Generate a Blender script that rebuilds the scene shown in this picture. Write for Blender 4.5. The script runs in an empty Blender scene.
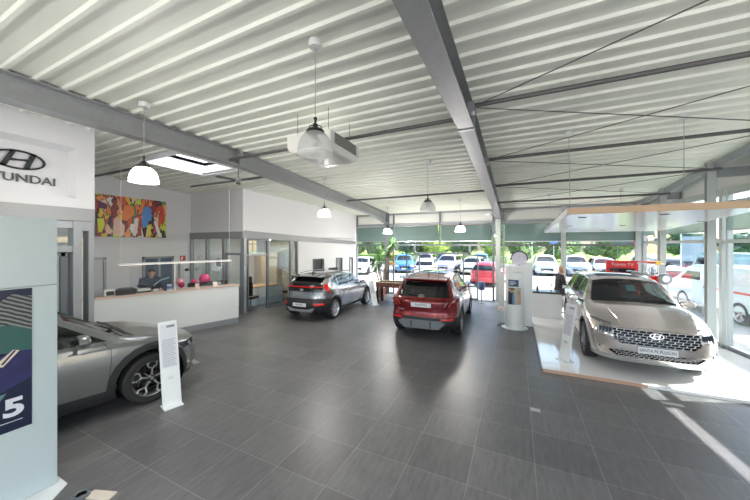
import bpy, bmesh, math, random
from mathutils import Vector, Matrix
from mathutils.bvhtree import BVHTree
R = math.radians; PI = math.pi
random.seed(7)
S = bpy.context.scene; COL = S.collection

# ------------------------------------------------------------------ materials
MATS = {}
def P(name, col=(.8,.8,.8), rough=.5, metal=0, emit=None, es=0, coat=0, bump=0, bscale=40, var=0, vscale=3, spec=.5, alpha=None, vstretch=(1,1,1)):
    if name in MATS: return MATS[name]
    m = bpy.data.materials.new(name); m.use_nodes = True
    nt = m.node_tree; b = nt.nodes['Principled BSDF']
    b.inputs['Base Color'].default_value = (*col, 1)
    b.inputs['Roughness'].default_value = rough
    b.inputs['Metallic'].default_value = metal
    b.inputs['Specular IOR Level'].default_value = spec
    b.inputs['Coat Weight'].default_value = coat
    b.inputs['Coat Roughness'].default_value = .03
    if emit:
        b.inputs['Emission Color'].default_value = (*emit, 1); b.inputs['Emission Strength'].default_value = es
    if bump or var:
        tc = nt.nodes.new('ShaderNodeTexCoord'); mp = nt.nodes.new('ShaderNodeMapping')
        mp.inputs['Scale'].default_value = vstretch
        nt.links.new(tc.outputs['Object'], mp.inputs[0])
        n = nt.nodes.new('ShaderNodeTexNoise'); n.inputs['Scale'].default_value = vscale if var else bscale
        n.inputs['Detail'].default_value = 6
        nt.links.new(mp.outputs[0], n.inputs['Vector'])
        if var:
            mx = nt.nodes.new('ShaderNodeMix'); mx.data_type = 'RGBA'
            mx.inputs[6].default_value = (*[c*(1-var) for c in col], 1)
            mx.inputs[7].default_value = (*[min(1, c*(1+var)) for c in col], 1)
            nt.links.new(n.outputs[0], mx.inputs[0]); nt.links.new(mx.outputs[2], b.inputs['Base Color'])
        if bump:
            n2 = nt.nodes.new('ShaderNodeTexNoise'); n2.inputs['Scale'].default_value = bscale
            nt.links.new(tc.outputs['Object'], n2.inputs['Vector'])
            bp = nt.nodes.new('ShaderNodeBump'); bp.inputs['Strength'].default_value = bump; bp.inputs['Distance'].default_value = .01
            nt.links.new(n2.outputs[0], bp.inputs['Height']); nt.links.new(bp.outputs[0], b.inputs['Normal'])
    MATS[name] = m
    return m
def GLASS(name, tint=(.93,.97,.95), refl=1.0, base=0.0, rough=0.0):
    """thin pane: see-through with a mirror share that follows the Fresnel law"""
    if name in MATS: return MATS[name]
    m = bpy.data.materials.new(name); m.use_nodes = True; nt = m.node_tree
    for n in list(nt.nodes): nt.nodes.remove(n)
    o = nt.nodes.new('ShaderNodeOutputMaterial'); mx = nt.nodes.new('ShaderNodeMixShader')
    t = nt.nodes.new('ShaderNodeBsdfTransparent'); t.inputs[0].default_value = (*tint, 1)
    g = nt.nodes.new('ShaderNodeBsdfGlossy'); g.inputs['Roughness'].default_value = rough
    lw = nt.nodes.new('ShaderNodeLayerWeight'); lw.inputs[0].default_value = .5
    pw = nt.nodes.new('ShaderNodeMath'); pw.operation = 'POWER'; pw.inputs[1].default_value = 5
    nt.links.new(lw.outputs['Facing'], pw.inputs[0])
    ma = nt.nodes.new('ShaderNodeMath'); ma.operation = 'MULTIPLY_ADD'
    ma.inputs[1].default_value = .9*refl*.6; ma.inputs[2].default_value = .04*refl+base; ma.use_clamp = True
    nt.links.new(pw.outputs[0], ma.inputs[0]); nt.links.new(ma.outputs[0], mx.inputs[0])
    nt.links.new(t.outputs[0], mx.inputs[1]); nt.links.new(g.outputs[0], mx.inputs[2]); nt.links.new(mx.outputs[0], o.inputs[0])
    MATS[name] = m
    return m
def SEMI(name, col, clear=.3, transl=.4):
    """woven or frosted sheet: part see-through, part diffuse, part translucent"""
    if name in MATS: return MATS[name]
    m = bpy.data.materials.new(name); m.use_nodes = True; nt = m.node_tree
    for n in list(nt.nodes): nt.nodes.remove(n)
    o = nt.nodes.new('ShaderNodeOutputMaterial')
    d = nt.nodes.new('ShaderNodeBsdfDiffuse'); d.inputs[0].default_value = (*col, 1)
    tl = nt.nodes.new('ShaderNodeBsdfTranslucent'); tl.inputs[0].default_value = (*col, 1)
    t = nt.nodes.new('ShaderNodeBsdfTransparent')
    a = nt.nodes.new('ShaderNodeMixShader'); a.inputs[0].default_value = transl
    nt.links.new(d.outputs[0], a.inputs[1]); nt.links.new(tl.outputs[0], a.inputs[2])
    b = nt.nodes.new('ShaderNodeMixShader'); b.inputs[0].default_value = clear
    nt.links.new(a.outputs[0], b.inputs[1]); nt.links.new(t.outputs[0], b.inputs[2]); nt.links.new(b.outputs[0], o.inputs[0])
    MATS[name] = m
    return m

M_white = P('white_laminate', (.66,.68,.68), .35, bump=.02)
M_wall = P('white_plaster', (.64,.645,.66), .8, bump=.1, bscale=60)
M_grey = P('grey_lacquered_steel', (.27,.29,.31), .4, .3)
M_dgrey = P('dark_grey_frame', (.13,.145,.16), .4, .3)
M_beam = P('galvanised_beam', (.33,.345,.355), .42, .55, var=.12, vscale=14)
M_band = P('grey_band', (.25,.26,.27), .5, .1)
M_black = P('black_plastic', (.012,.012,.013), .35)
M_rubber = P('tyre_rubber', (.018,.018,.019), .75)
M_chrome = P('chrome', (.8,.8,.82), .08, 1)
M_silver = P('satin_silver', (.55,.56,.57), .3, .9)
M_copper = P('copper_edge', (.62,.40,.28), .4, .5)
M_glass = GLASS('window_glass', (.95,.985,.975), 1.2, .01)
M_offglass = GLASS('office_glass', (.9,.95,.95), 1.6, .10)
M_white_lit = P('white_laminate_lit', (.86,.87,.87), .3)  # lighter copy of the white laminate, standing in for light the right bay lacks
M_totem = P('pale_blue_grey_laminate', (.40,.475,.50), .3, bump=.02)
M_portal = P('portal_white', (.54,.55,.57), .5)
M_wood = P('light_wood', (.45,.31,.19), .5, var=.2, vscale=4, vstretch=(.3,8,8))

# ------------------------------------------------------------------ helpers
def tag(o, label=None, cat=None, group=None, kind=None):
    if label: o['label'] = label
    if cat: o['category'] = cat
    if group: o['group'] = group
    if kind: o['kind'] = kind
    return o
def root(name, loc=(0,0,0), rz=0, label=None, cat=None, group=None):
    o = bpy.data.objects.new(name, None); COL.objects.link(o)
    o.location = loc; o.rotation_euler = (0,0,rz); o.empty_display_size = .1
    return tag(o, label, cat, group)
def link(name, me, parent=None, loc=None):
    o = bpy.data.objects.new(name, me); COL.objects.link(o)
    if parent: o.parent = parent
    if loc: o.location = loc
    return o
def mesh_from_bm(bm, name, m, smooth=True, angle=35):
    me = bpy.data.meshes.new(name); bm.to_mesh(me); bm.free()
    for mm in (m if isinstance(m, (list, tuple)) else [m]): me.materials.append(mm)
    if smooth and len(me.polygons):
        me.shade_smooth(); me.set_sharp_from_angle(angle=R(angle))
    return me
class MB:
    def __init__(s): s.v = []; s.f = []; s.mi = []; s.cur = 0
    def add(s, vs, fs, m=None):
        n = len(s.v); s.v += [tuple(p) for p in vs]; s.f += [tuple(i+n for i in f) for f in fs]
        s.mi += [s.cur if m is None else m]*len(fs); return s
    def box(s, x0, x1, y0, y1, z0, z1, m=None):
        return s.add([(x0,y0,z0),(x1,y0,z0),(x1,y1,z0),(x0,y1,z0),(x0,y0,z1),(x1,y0,z1),(x1,y1,z1),(x0,y1,z1)],
                     [(0,3,2,1),(4,5,6,7),(0,1,5,4),(1,2,6,5),(2,3,7,6),(3,0,4,7)], m)
    def obox(s, a, b, w, h, up=(0,0,1), m=None):
        """box from point a to point b, w across, h along up"""
        a = Vector(a); b = Vector(b); d = (b-a).normalized(); u = Vector(up)
        r = d.cross(u).normalized(); u = r.cross(d).normalized()
        vs = []
        for p in (a, b):
            for i, j in ((-1,-1),(1,-1),(1,1),(-1,1)): vs.append(p + r*w/2*i + u*h/2*j)
        return s.add(vs, [(0,1,2,3),(7,6,5,4),(0,4,5,1),(1,5,6,2),(2,6,7,3),(3,7,4,0)], m)
    def tube(s, pts, r, n=8, m=None, cap=True):
        pts = [Vector(p) for p in pts]; rings = []
        rr = r if isinstance(r, (list, tuple)) else [r]*len(pts)
        ref = None
        for i, p in enumerate(pts):
            d = (pts[min(i+1, len(pts)-1)] - pts[max(i-1, 0)]).normalized()
            if ref is None: ref = Vector((0,0,1)) if abs(d.z) < .9 else Vector((1,0,0))
            u = d.cross(ref).normalized(); w = u.cross(d).normalized(); ref = w
            rings.append([p + (u*math.cos(2*PI*k/n) + w*math.sin(2*PI*k/n))*rr[i] for k in range(n)])
        vs = [q for g in rings for q in g]; fs = []
        for i in range(len(pts)-1):
            for k in range(n):
                a = i*n+k; b = i*n+(k+1)%n; fs.append((a, b, b+n, a+n))
        if cap: fs += [tuple(range(n-1,-1,-1)), tuple(range((len(pts)-1)*n, len(pts)*n))]
        return s.add(vs, fs, m)
    def lathe(s, prof, c=(0,0,0), n=24, axis='z', m=None):
        """prof = [(r, h)]; axis z or y"""
        vs = []; fs = []
        for r, h in prof:
            for k in range(n):
                a = 2*PI*k/n
                if axis == 'z': vs.append((c[0]+r*math.cos(a), c[1]+r*math.sin(a), c[2]+h))
                elif axis == 'y': vs.append((c[0]+r*math.cos(a), c[1]+h, c[2]+r*math.sin(a)))
                else: vs.append((c[0]+h, c[1]+r*math.cos(a), c[2]+r*math.sin(a)))
        for i in range(len(prof)-1):
            for k in range(n):
                a = i*n+k; b = i*n+(k+1)%n; fs.append((a, b, b+n, a+n))
        return s.add(vs, fs, m)
    def prism(s, poly, t0, t1, plane='xy', m=None):
        """extrude 2D polygon; plane xy: along z, xz: along y, yz: along x"""
        n = len(poly)
        def q(a, b, t): return (a,b,t) if plane == 'xy' else ((a,t,b) if plane == 'xz' else (t,a,b))
        vs = [q(a,b,t0) for a,b in poly] + [q(a,b,t1) for a,b in poly]
        fs = [tuple(range(n-1,-1,-1)), tuple(range(n,2*n))] + [(i,(i+1)%n,(i+1)%n+n,i+n) for i in range(n)]
        return s.add(vs, fs, m)
    def ball(s, c, rx, ry=None, rz=None, n=12, m=None):
        ry = ry or rx; rz = rz or rx; vs = []; fs = []; k = n//2
        for i in range(k+1):
            t = PI*i/k
            for j in range(n):
                a = 2*PI*j/n; vs.append((c[0]+rx*math.sin(t)*math.cos(a), c[1]+ry*math.sin(t)*math.sin(a), c[2]+rz*math.cos(t)))
        for i in range(k):
            for j in range(n):
                a = i*n+j; b = i*n+(j+1)%n; fs.append((a, a+n, b+n, b))
        return s.add(vs, fs, m)
    def xf(s, M):
        s.v = [tuple(M @ Vector(p)) for p in s.v]; return s
    def mesh(s, name, m, smooth=True, bevel=0, angle=35):
        bm = bmesh.new(); vv = [bm.verts.new(p) for p in s.v]
        for f, i in zip(s.f, s.mi):
            try: bm.faces.new([vv[k] for k in f]).material_index = i
            except ValueError: pass
        bmesh.ops.remove_doubles(bm, verts=bm.verts, dist=1e-5)
        bmesh.ops.recalc_face_normals(bm, faces=bm.faces)
        if bevel:
            try: bmesh.ops.bevel(bm, geom=[e for e in bm.edges if len(e.link_faces) == 2 and e.calc_face_angle(0) > .5], offset=bevel, segments=2, affect='EDGES', clamp_overlap=True)
            except Exception: pass
        return mesh_from_bm(bm, name, m, smooth, angle)
    def build(s, name, m, parent=None, smooth=True, bevel=0, kind=None, loc=None):
        o = link(name, s.mesh(name, m, smooth, bevel), parent, loc)
        if kind: o['kind'] = kind
        return o
def struct(name, mb, m, bevel=0, smooth=True, parent=None):
    o = mb.build(name, m, parent, smooth, bevel); o['kind'] = 'structure'; return o
def copy_tree(o, parent=None):
    c = o.copy(); COL.objects.link(c)
    if parent: c.parent = parent
    for ch in list(o.children): copy_tree(ch, c)
    return c
def text_mesh(txt, size, extrude=.002, bold=0):
    cu = bpy.data.curves.new('t', 'FONT'); cu.body = txt; cu.size = size; cu.extrude = extrude; cu.offset = bold
    cu.align_x = 'CENTER'; cu.align_y = 'CENTER'
    o = bpy.data.objects.new('t', cu); COL.objects.link(o)
    dg = bpy.context.evaluated_depsgraph_get(); dg.update()
    me = bpy.data.meshes.new_from_object(o.evaluated_get(dg)); bpy.data.objects.remove(o)
    return me
def text(name, txt, size, m, M, parent=None, extrude=.002, bold=0, sx=1):
    """M places local x (reading direction), y (up), z (towards the reader)"""
    me = text_mesh(txt, size, extrude, bold); me.name = name; me.transform(Matrix.Diagonal((sx,1,1,1))); me.transform(M)
    me.materials.clear(); me.materials.append(m)
    return link(name, me, parent)
def frame(o, x, y):
    """matrix from origin, reading direction, up direction"""
    x = Vector(x).normalized(); y = Vector(y).normalized(); z = x.cross(y).normalized()
    M = Matrix.Identity(4)
    for i in range(3): M[i][0] = x[i]; M[i][1] = y[i]; M[i][2] = z[i]; M[i][3] = o[i]
    return M
def pchip(keys):
    xs = [k[0] for k in keys]; ys = [k[1] for k in keys]; n = len(xs)
    d = [(ys[i+1]-ys[i])/(xs[i+1]-xs[i]) for i in range(n-1)]
    mm = [d[0]] + [0 if d[i-1]*d[i] <= 0 else 2*d[i-1]*d[i]/(d[i-1]+d[i]) for i in range(1, n-1)] + [d[-1]]
    def f(x):
        if x <= xs[0]: return ys[0]
        if x >= xs[-1]: return ys[-1]
        for i in range(n-1):
            if x <= xs[i+1]: break
        h = xs[i+1]-xs[i]; t = (x-xs[i])/h
        return ys[i]*(1+2*t)*(1-t)**2 + h*mm[i]*t*(1-t)**2 + ys[i+1]*t*t*(3-2*t) - h*mm[i+1]*t*t*(1-t)
    return f
exec_order = []
# ------------------------------------------------------------------ cars
M_cglass = GLASS('car_glass', (.42,.47,.46), 1.2, .04)
M_dglass = P('privacy_glass', (.008,.009,.01), .04, spec=.6)
M_clad = P('dark_cladding', (.014,.015,.017), .55, bump=.05, bscale=200)
M_gblack = P('piano_black', (.008,.008,.009), .08, coat=.5)
M_lampc = P('lamp_lens', (.55,.58,.62), .06, .6)
M_lampd = P('smoked_lamp', (.06,.065,.075), .07, .5)
M_red = P('tail_lamp_red', (.45,.01,.008), .12, emit=(1,.03,.02), es=.06)
M_redd = P('tail_lamp_dark_red', (.10,.006,.006), .1)
M_seat = P('seat_leather', (.06,.07,.075), .5)
M_plate = P('number_plate', (.72,.73,.75), .4)
M_ink = P('black_ink', (.02,.02,.025), .6)
def convex_cut(bm, lay, poly, view, cond):
    """mark (lay=1) the faces that lie inside a convex polygon seen along one axis, cutting them on its edges"""
    ax = {'y': (0, 2), 'x': (1, 2), 'z': (0, 1)}[view]
    xs = [p[0] for p in poly]; ys = [p[1] for p in poly]
    area = sum(poly[i][0]*poly[(i+1)%len(poly)][1]-poly[(i+1)%len(poly)][0]*poly[i][1] for i in range(len(poly)))
    sg = 1 if area > 0 else -1
    x0, x1, y0, y1 = min(xs), max(xs), min(ys), max(ys)
    for f in bm.faces:
        f[lay] = 0
        fx = [v.co[ax[0]] for v in f.verts]; fy = [v.co[ax[1]] for v in f.verts]
        if max(fx) < x0 or min(fx) > x1 or max(fy) < y0 or min(fy) > y1: continue
        if cond(f.calc_center_median(), f.normal): f[lay] = 1
    for i in range(len(poly)):
        a = poly[i]; b = poly[(i+1) % len(poly)]
        no = Vector((0,0,0)); no[ax[0]] = -(b[1]-a[1])*sg; no[ax[1]] = (b[0]-a[0])*sg
        if no.length < 1e-9: continue
        no.normalize(); co = Vector((0,0,0)); co[ax[0]] = a[0]; co[ax[1]] = a[1]
        fs = [f for f in bm.faces if f[lay] == 1]
        if not fs: return []
        es = list({e for f in fs for e in f.edges}); vs = list({v for f in fs for v in f.verts})
        bmesh.ops.bisect_plane(bm, geom=vs+es+fs, dist=1e-5, plane_co=co, plane_no=no)
        for f in bm.faces:
            if f[lay] == 1 and (f.calc_center_median()-co).dot(no) < 0: f[lay] = 0
    return [f for f in bm.faces if f[lay] == 1]
def take(bm, faces, off, thick=0, remove=True):
    """lift faces off the body as a sheet of their own, moved off along the normals"""
    nb = bmesh.new(); mp = {}
    for f in faces:
        for v in f.verts:
            if v not in mp: mp[v] = nb.verts.new(v.co + v.normal*off)
    for f in faces:
        try: nb.faces.new([mp[v] for v in f.verts])
        except ValueError: pass
    if thick:
        nb.normal_update(); bmesh.ops.solidify(nb, geom=nb.faces[:], thickness=thick)
    if remove: bmesh.ops.delete(bm, geom=faces, context='FACES')
    return nb
def car_body(sp, N=84, SUB=5, CAP=22):
    L1 = sp['front']; L0 = sp['rear']
    top = pchip(sp['top']); belt = pchip(sp['belt']); W = pchip(sp['width'])
    zb = pchip(sp.get('zb', [(L0,.3),(L0+.5,.22),(L1-.5,.2),(L1,.24)]))
    tum = sp.get('tumble', .36); pf = pchip(sp['pf']); pr_ = pchip(sp['pr']); rnd = sp.get('round', (.34, .28))
    bulge = sp.get('bulge', .02)
    def keys(x):
        w = W(x); zt = top(x); zl = min(belt(x), zt-.03); b = zb(x); h = zt-zl; f = min(1, max(0, (h-.1)/.35))
        wb = w-.055-.03*f; wr = wb*(1-.10*(1-f)) - tum*h*f
        zr = zl+h*(.62+.24*f)
        return [(0,b),(w*.8,b),(w-.06,b+.02),(w-.03,b+.12),(w-.012,b+.3),(w,(zl*.62+b*.38)+.02),(w-.004,zl-.16),(w-.018,zl-.055),(wb,zl),
                ((wb+wr)/2+.006,(zl+zr)/2),(wr,zr),(wr-.10,zt-.055*f-.02*(1-f)*h*4),(wr*.5,zt-.012),(0,zt)]
    def ring(x):
        k = keys(x); out = []
        crease = (2, 7, 8, 10)
        for i in range(len(k)-1):
            p1 = k[i]; p2 = k[i+1]
            p0 = k[i-1] if i > 0 else (-k[1][0], k[1][1]); p3 = k[i+2] if i+2 < len(k) else (-k[-2][0], k[-2][1])
            m1 = ((p2[0]-p0[0])/2, (p2[1]-p0[1])/2); m2 = ((p3[0]-p1[0])/2, (p3[1]-p1[1])/2)
            d = math.hypot(p2[0]-p1[0], p2[1]-p1[1])
            def lim(m):
                l = math.hypot(*m) or 1; s = min(1, 1.0*d/l); return (m[0]*s, m[1]*s)
            m1 = lim(m1); m2 = lim(m2)
            if i in crease: m1 = (p2[0]-p1[0], p2[1]-p1[1])
            if i+1 in crease: m2 = (p2[0]-p1[0], p2[1]-p1[1])
            for j in range(SUB):
                t = j/SUB; a = 2*t**3-3*t*t+1; b = t**3-2*t*t+t; c = -2*t**3+3*t*t; e = t**3-t*t
                out.append((a*p1[0]+b*m1[0]+c*p2[0]+e*m2[0], a*p1[1]+b*m1[1]+c*p2[1]+e*m2[1]))
        out.append(k[-1]); return out
    def warp(x, y, z):
        w = W(x)
        q = min(1, abs(y)/w)
        if x > L1-1.0:
            e = L1 - pf(z) - rnd[0]*q**4; x = (L1-1.0) + (x-L1+1.0)*(e-L1+1.0)
        elif x < L0+.9:
            e = L0 + pr_(z) + rnd[1]*q**4.5; x = (L0+.9) + (x-L0-.9)*(L0+.9-e)/.9
        return (x, y, z)
    bm = bmesh.new(); rows = []
    xs = [L0+(L1-L0)*i/(N-1) for i in range(N)]
    for x in xs:
        r = ring(x); n = len(r)
        left = [bm.verts.new(warp(x, p[0], p[1])) for p in r]
        right = [left[0]] + [bm.verts.new(warp(x, -p[0], p[1])) for p in r[1:-1]] + [left[-1]]
        rows.append((left, right, r))
    for i in range(N-1):
        for side in (0, 1):
            a = rows[i][side]; b = rows[i+1][side]
            for j in range(n-1):
                q = (a[j], a[j+1], b[j+1], b[j])
                bm.faces.new(q if side == 1 else q[::-1])
    for idx, x in ((0, L0), (N-1, L1)):
        left, right, r = rows[idx]; g = []
        for j in range(n):
            if j in (0, n-1): g.append([left[j]]*(CAP+1)); continue
            row = [left[j]]
            for c in range(1, CAP):
                t = 1-2*c/CAP; row.append(bm.verts.new(warp(x, r[j][0]*t, r[j][1])))
            row.append(right[j]); g.append(row)
        for j in range(n-1):
            for c in range(CAP):
                q = []
                for v in (g[j][c], g[j][c+1], g[j+1][c+1], g[j+1][c]):
                    if v not in q: q.append(v)
                if len(q) > 2:
                    try: bm.faces.new(q if idx else q[::-1])
                    except ValueError: pass
    bmesh.ops.remove_doubles(bm, verts=bm.verts, dist=1e-6)
    bmesh.ops.recalc_face_normals(bm, faces=bm.faces)
    bm.normal_update()
    return bm
def circ(cx, cz, r, n=22, z0=None):
    return [(cx+r*math.cos(2*PI*i/n), cz+r*math.sin(2*PI*i/n)) for i in range(n)]
def mir(poly): return [(-a, b) for a, b in poly]
def wheel_meshes(r=.35, w=.235, style='multi', face=M_silver, n=40):
    """returns tyre mesh and rim mesh, axis y, outer face towards -y"""
    rr = r*.70
    t = MB().lathe([(rr,-w*.42),(rr+.01,-w*.47),(r*.9,-w*.5),(r*.97,-w*.44),(r,-w*.36),(r,-w*.05),(r*.985,-w*.04),(r*.985,w*.04),(r,w*.05),(r,w*.36),(r*.97,w*.44),(r*.9,w*.5),(rr,w*.42),(rr,-w*.42)], n=n, axis='y')
    tm = t.mesh('tyre', M_rubber)
    b = MB()
    b.lathe([(rr,w*.42),(rr-.012,w*.36),(rr-.03,-w*.2),(rr-.015,-w*.38),(rr,-w*.46),(rr+.004,-w*.42)], n=n, axis='y', m=0)
    b.lathe([(rr-.02,w*.1),(.05,w*.1),(0.001,w*.1)], n=n, axis='y', m=1)
    b.lathe([(.0005,-w*.34),(.035,-w*.34),(.06,-w*.28),(.065,w*.1)], n=20, axis='y', m=1)
    def spoke(a0, r0, a1, r1, w0, w1, y0=-w*.36, y1=-w*.42, m=0):
        p = Vector((math.cos(a0)*r0, y0, math.sin(a0)*r0)); q = Vector((math.cos(a1)*r1, y1, math.sin(a1)*r1))
        d = (q-p).normalized(); s = d.cross(Vector((0,1,0))).normalized(); vs = []
        for pt, ww in ((p, w0), (q, w1)):
            for sx, sy in ((-1,0),(1,0),(1,.022),(-1,.022)): vs.append(pt + s*ww*sx*.5 + Vector((0,sy,0)))
        b.add(vs, [(0,1,2,3),(7,6,5,4),(0,4,5,1),(1,5,6,2),(2,6,7,3),(3,7,4,0)], m)
    if style == 'poly':           # five angular claws around a black disc
        for k in range(5):
            a = 2*PI*k/5+.3
            spoke(a, .05, a, rr*.55, .03, .022)
            for s_ in (-1, 1):
                spoke(a, rr*.55, a+s_*.30, rr*.80, .020, .020); spoke(a+s_*.30, rr*.80, a+s_*.22, rr*.97, .02, .026)
    elif style == 'multi':
        for k in range(10):
            a = 2*PI*k/10
            spoke(a, .05, a+.11, rr*.97, .026, .018); spoke(a, .05, a-.11, rr*.97, .026, .018)
    else:
        for k in range(5):
            a = 2*PI*k/5+.2
            spoke(a-.10, .045, a-.17, rr*.97, .035, .028); spoke(a+.10, .045, a+.17, rr*.97, .035, .028)
    b.lathe([(.0005,-w*.40),(.028,-w*.40),(.03,-w*.33)], n=16, axis='y', m=0)
    rm = b.mesh('rim', [face, M_gblack])
    return tm, rm
def add_wheels(c, sp, style, face, n=40, rim=True):
    tm, rm = wheel_meshes(sp['r'], sp.get('tw', .235), style, face, n)
    for x in (sp['xf'], sp['xr']):
        for sd in (-1, 1):
            y = sd*(sp['track']/2)
            w = link('wheel', tm, c, (x, y, sp['r'])); w.rotation_euler = (0, 0, 0 if sd < 0 else PI)
            if x == sp['xf']: w.rotation_euler.z += sp.get('steer', 0)
            if rim: link('rim', rm, w)
def emblem(parent, M, s=.09, m=M_chrome, name='emblem'):
    """slanted letter in an oval ring"""
    b = MB(); n = 36
    for r0, r1 in ((1, .9),):
        for k in range(n):
            a = 2*PI*k/n; c = 2*PI*(k+1)/n
            q = [(math.cos(a)*r0*s, math.sin(a)*r0*s*.52), (math.cos(c)*r0*s, math.sin(c)*r0*s*.52), (math.cos(c)*r1*s, math.sin(c)*(r1-.08)*s*.52), (math.cos(a)*r1*s, math.sin(a)*(r1-.08)*s*.52)]
            b.prism(q, 0, .12*s)
    for sx in (-1, 1):     # two leaning posts
        q = [(sx*.42-.26,-.42),(sx*.42-.06,-.45),(sx*.38+.27,.42),(sx*.38+.07,.45)]
        b.prism([(x*s, y*s) for x, y in q], 0, .12*s)
    q = [(-.34,.02),(-.1,-.10),(.2,-.04),(.34,.10),(.34,-.02),(.1,.10),(-.2,.04),(-.34,-.10)]
    b.prism([(x*s, y*s) for x, y in [(-.40,-.12),(0,-.045),(.38,-.03),(.40,.12),(0,.045),(-.38,.03)]], 0, .10*s)
    b.xf(M); return b.build(name, m, parent)
def seats(c, sp, full=True):
    z0 = .42
    b = MB().box(sp['xr']-.3, sp['cowl']+.1, -.72, .72, .3, .38)
    b.build('cabin_floor', M_black, c)
    for y in (-.37, .37):
        s = MB().box(-.35,.2,-.25,.25,.0,.16).build('front_seat', M_seat, c, bevel=.05, loc=(sp.get('seatx',.1), y, z0))
        t = MB().box(-.07,.07,-.25,.25,0,.62).xf(Matrix.Rotation(-.35, 4, 'Y')).build('backrest', M_seat, s, bevel=.05); t.location = (-.3,0,.12)
        h = MB().box(-.05,.05,-.14,.14,0,.18).build('headrest', M_seat, s, bevel=.04); h.location = (-.55,0,.70)
    s = MB().box(-.3,.25,-.62,.62,.0,.16).build('rear_seat', M_seat, c, bevel=.05, loc=(sp.get('seatx',.1)-.85, 0, z0))
    t = MB().box(-.07,.07,-.62,.62,0,.58).xf(Matrix.Rotation(-.35, 4, 'Y')).build('backrest', M_seat, s, bevel=.05); t.location = (-.25,0,.12)
    for y in (-.4,0,.4):
        h = MB().box(-.05,.05,-.12,.12,0,.16).build('headrest', M_seat, s, bevel=.04); h.location = (-.5,y,.68)
    zt = sp['dashz']
    MB().prism([(sp['cowl']+.05, zt-.05),(sp['cowl']-.3, zt),(sp['cowl']-.55, zt-.04),(sp['cowl']-.55, zt-.3),(sp['cowl']+.05, zt-.45)], -.68, .68, 'xz').build('dashboard', M_black, c, bevel=.02)
    st = MB(); pts = [Vector((0, .18*math.cos(a), .18*math.sin(a))) for a in [2*PI*k/20 for k in range(21)]]
    st.tube(pts, .014, 6, cap=False); st.box(-.01,.01,-.17,.17,-.02,.02)
    w = st.build('steering_wheel', M_black, c, loc=(sp['cowl']-.62, .37, zt-.02)); w.rotation_euler = (0, .45, 0)
def build_car(sp, name, label, loc, rz, paint, patches, wheels=('multi', M_silver), detail=True, roofmat=None):
    c = root(name, loc, rz, label, 'car')
    bm = car_body(sp) if detail else car_body(sp, 26, 2, 8)
    lay = bm.faces.layers.int.new('sel')
    base = bm.copy(); bvh = BVHTree.FromBMesh(base)
    rw = sp['r']; ra = rw+sp.get('gap',.055)
    # wheel arches
    for x in (sp['xf'], sp['xr']):
        if detail and sp.get('arch', .06):
            fs = convex_cut(bm, lay, circ(x, rw+.01, ra+sp['arch']), 'y', lambda p, n: abs(p.y) > .5 and abs(n.y) > .15)
            for f in fs: f.material_index = 1
        fs = convex_cut(bm, lay, circ(x, rw+.01, ra), 'y', lambda p, n: abs(p.y) > .5 and abs(n.z) < .97)
        if fs: bmesh.ops.delete(bm, geom=fs, context='FACES')
        for sd in (-1, 1):
            a = MB(); n = 20
            ring0 = [(x+ra*math.cos(t), sd*(sp['hw']-.025), rw+.01+ra*math.sin(t)) for t in [PI*1.12-(PI*1.24)*i/n for i in range(n+1)]]
            ring1 = [(p[0], sd*.5, p[2]) for p in ring0]
            a.add(ring0+ring1, [(i,i+1,i+n+2,i+n+1) for i in range(n)] + [tuple(range(n+1,2*n+2))])
            a.build('wheel_well', M_black, c)
    # cladding: low band of the sides
    if sp.get('clad') and detail:
        cl = sp['clad']
        fs = convex_cut(bm, lay, cl, 'y', lambda p, n: True)
        for f in fs: f.material_index = 1
    parts = []
    for pt in patches:
        nm, view, poly, mat, opt = pt[0], pt[1], pt[2], pt[3], (pt[4] if len(pt) > 4 else {})
        cond = opt.get('cond') or {'y': lambda p, n: abs(n.y) > .35, 'x': (lambda p, n: n.x > .12) if opt.get('fr', 1) > 0 else (lambda p, n: n.x < -.1), 'z': lambda p, n: n.z > .15}[view]
        polys = [poly] + ([mir(poly)] if opt.get('mir') else [])
        for pg in polys:
            fs = convex_cut(bm, lay, pg, view, cond)
            if not fs: continue
            if opt.get('paint') is not None:
                for f in fs: f.material_index = opt['paint']
                continue
            groups = [[f for f in fs if f.calc_center_median().y > 0], [f for f in fs if f.calc_center_median().y <= 0]] if view == 'y' or opt.get('sides') else [fs]
            isl = []
            for gfs in groups:
                left_ = set(gfs)
                while left_:
                    st = [left_.pop()]; comp = list(st)
                    while st:
                        f = st.pop()
                        for e in f.edges:
                            for g_ in e.link_faces:
                                if g_ in left_: left_.remove(g_); st.append(g_); comp.append(g_)
                    isl.append(comp)
            big = max([sum(f.calc_area() for f in q) for q in isl] or [0])
            isl = [q for q in isl if sum(f.calc_area() for f in q) > .12*big]
            for gfs in isl:
                nb = take(bm, gfs, opt.get('off', -.004), opt.get('thick', 0))
                o = link(nm, mesh_from_bm(nb, nm, mat, True, 40), c); parts.append(o)
    o = link('body', mesh_from_bm(bm, 'body', [paint, M_clad, roofmat or paint, M_gblack], True, 38), c)
    base.free()
    add_wheels(c, sp, wheels[0], wheels[1], 40 if detail else 20, detail)
    return c, bvh
def on(bvh, x=None, y=None, z=None, d=(-1,0,0)):
    """point on the body met by a ray along d; the missing coordinate is free"""
    d = Vector(d); o = Vector((x or 0, y or 0, z or 0)) - d*6
    h, n, _, _ = bvh.ray_cast(o, d)
    return h, n
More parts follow.
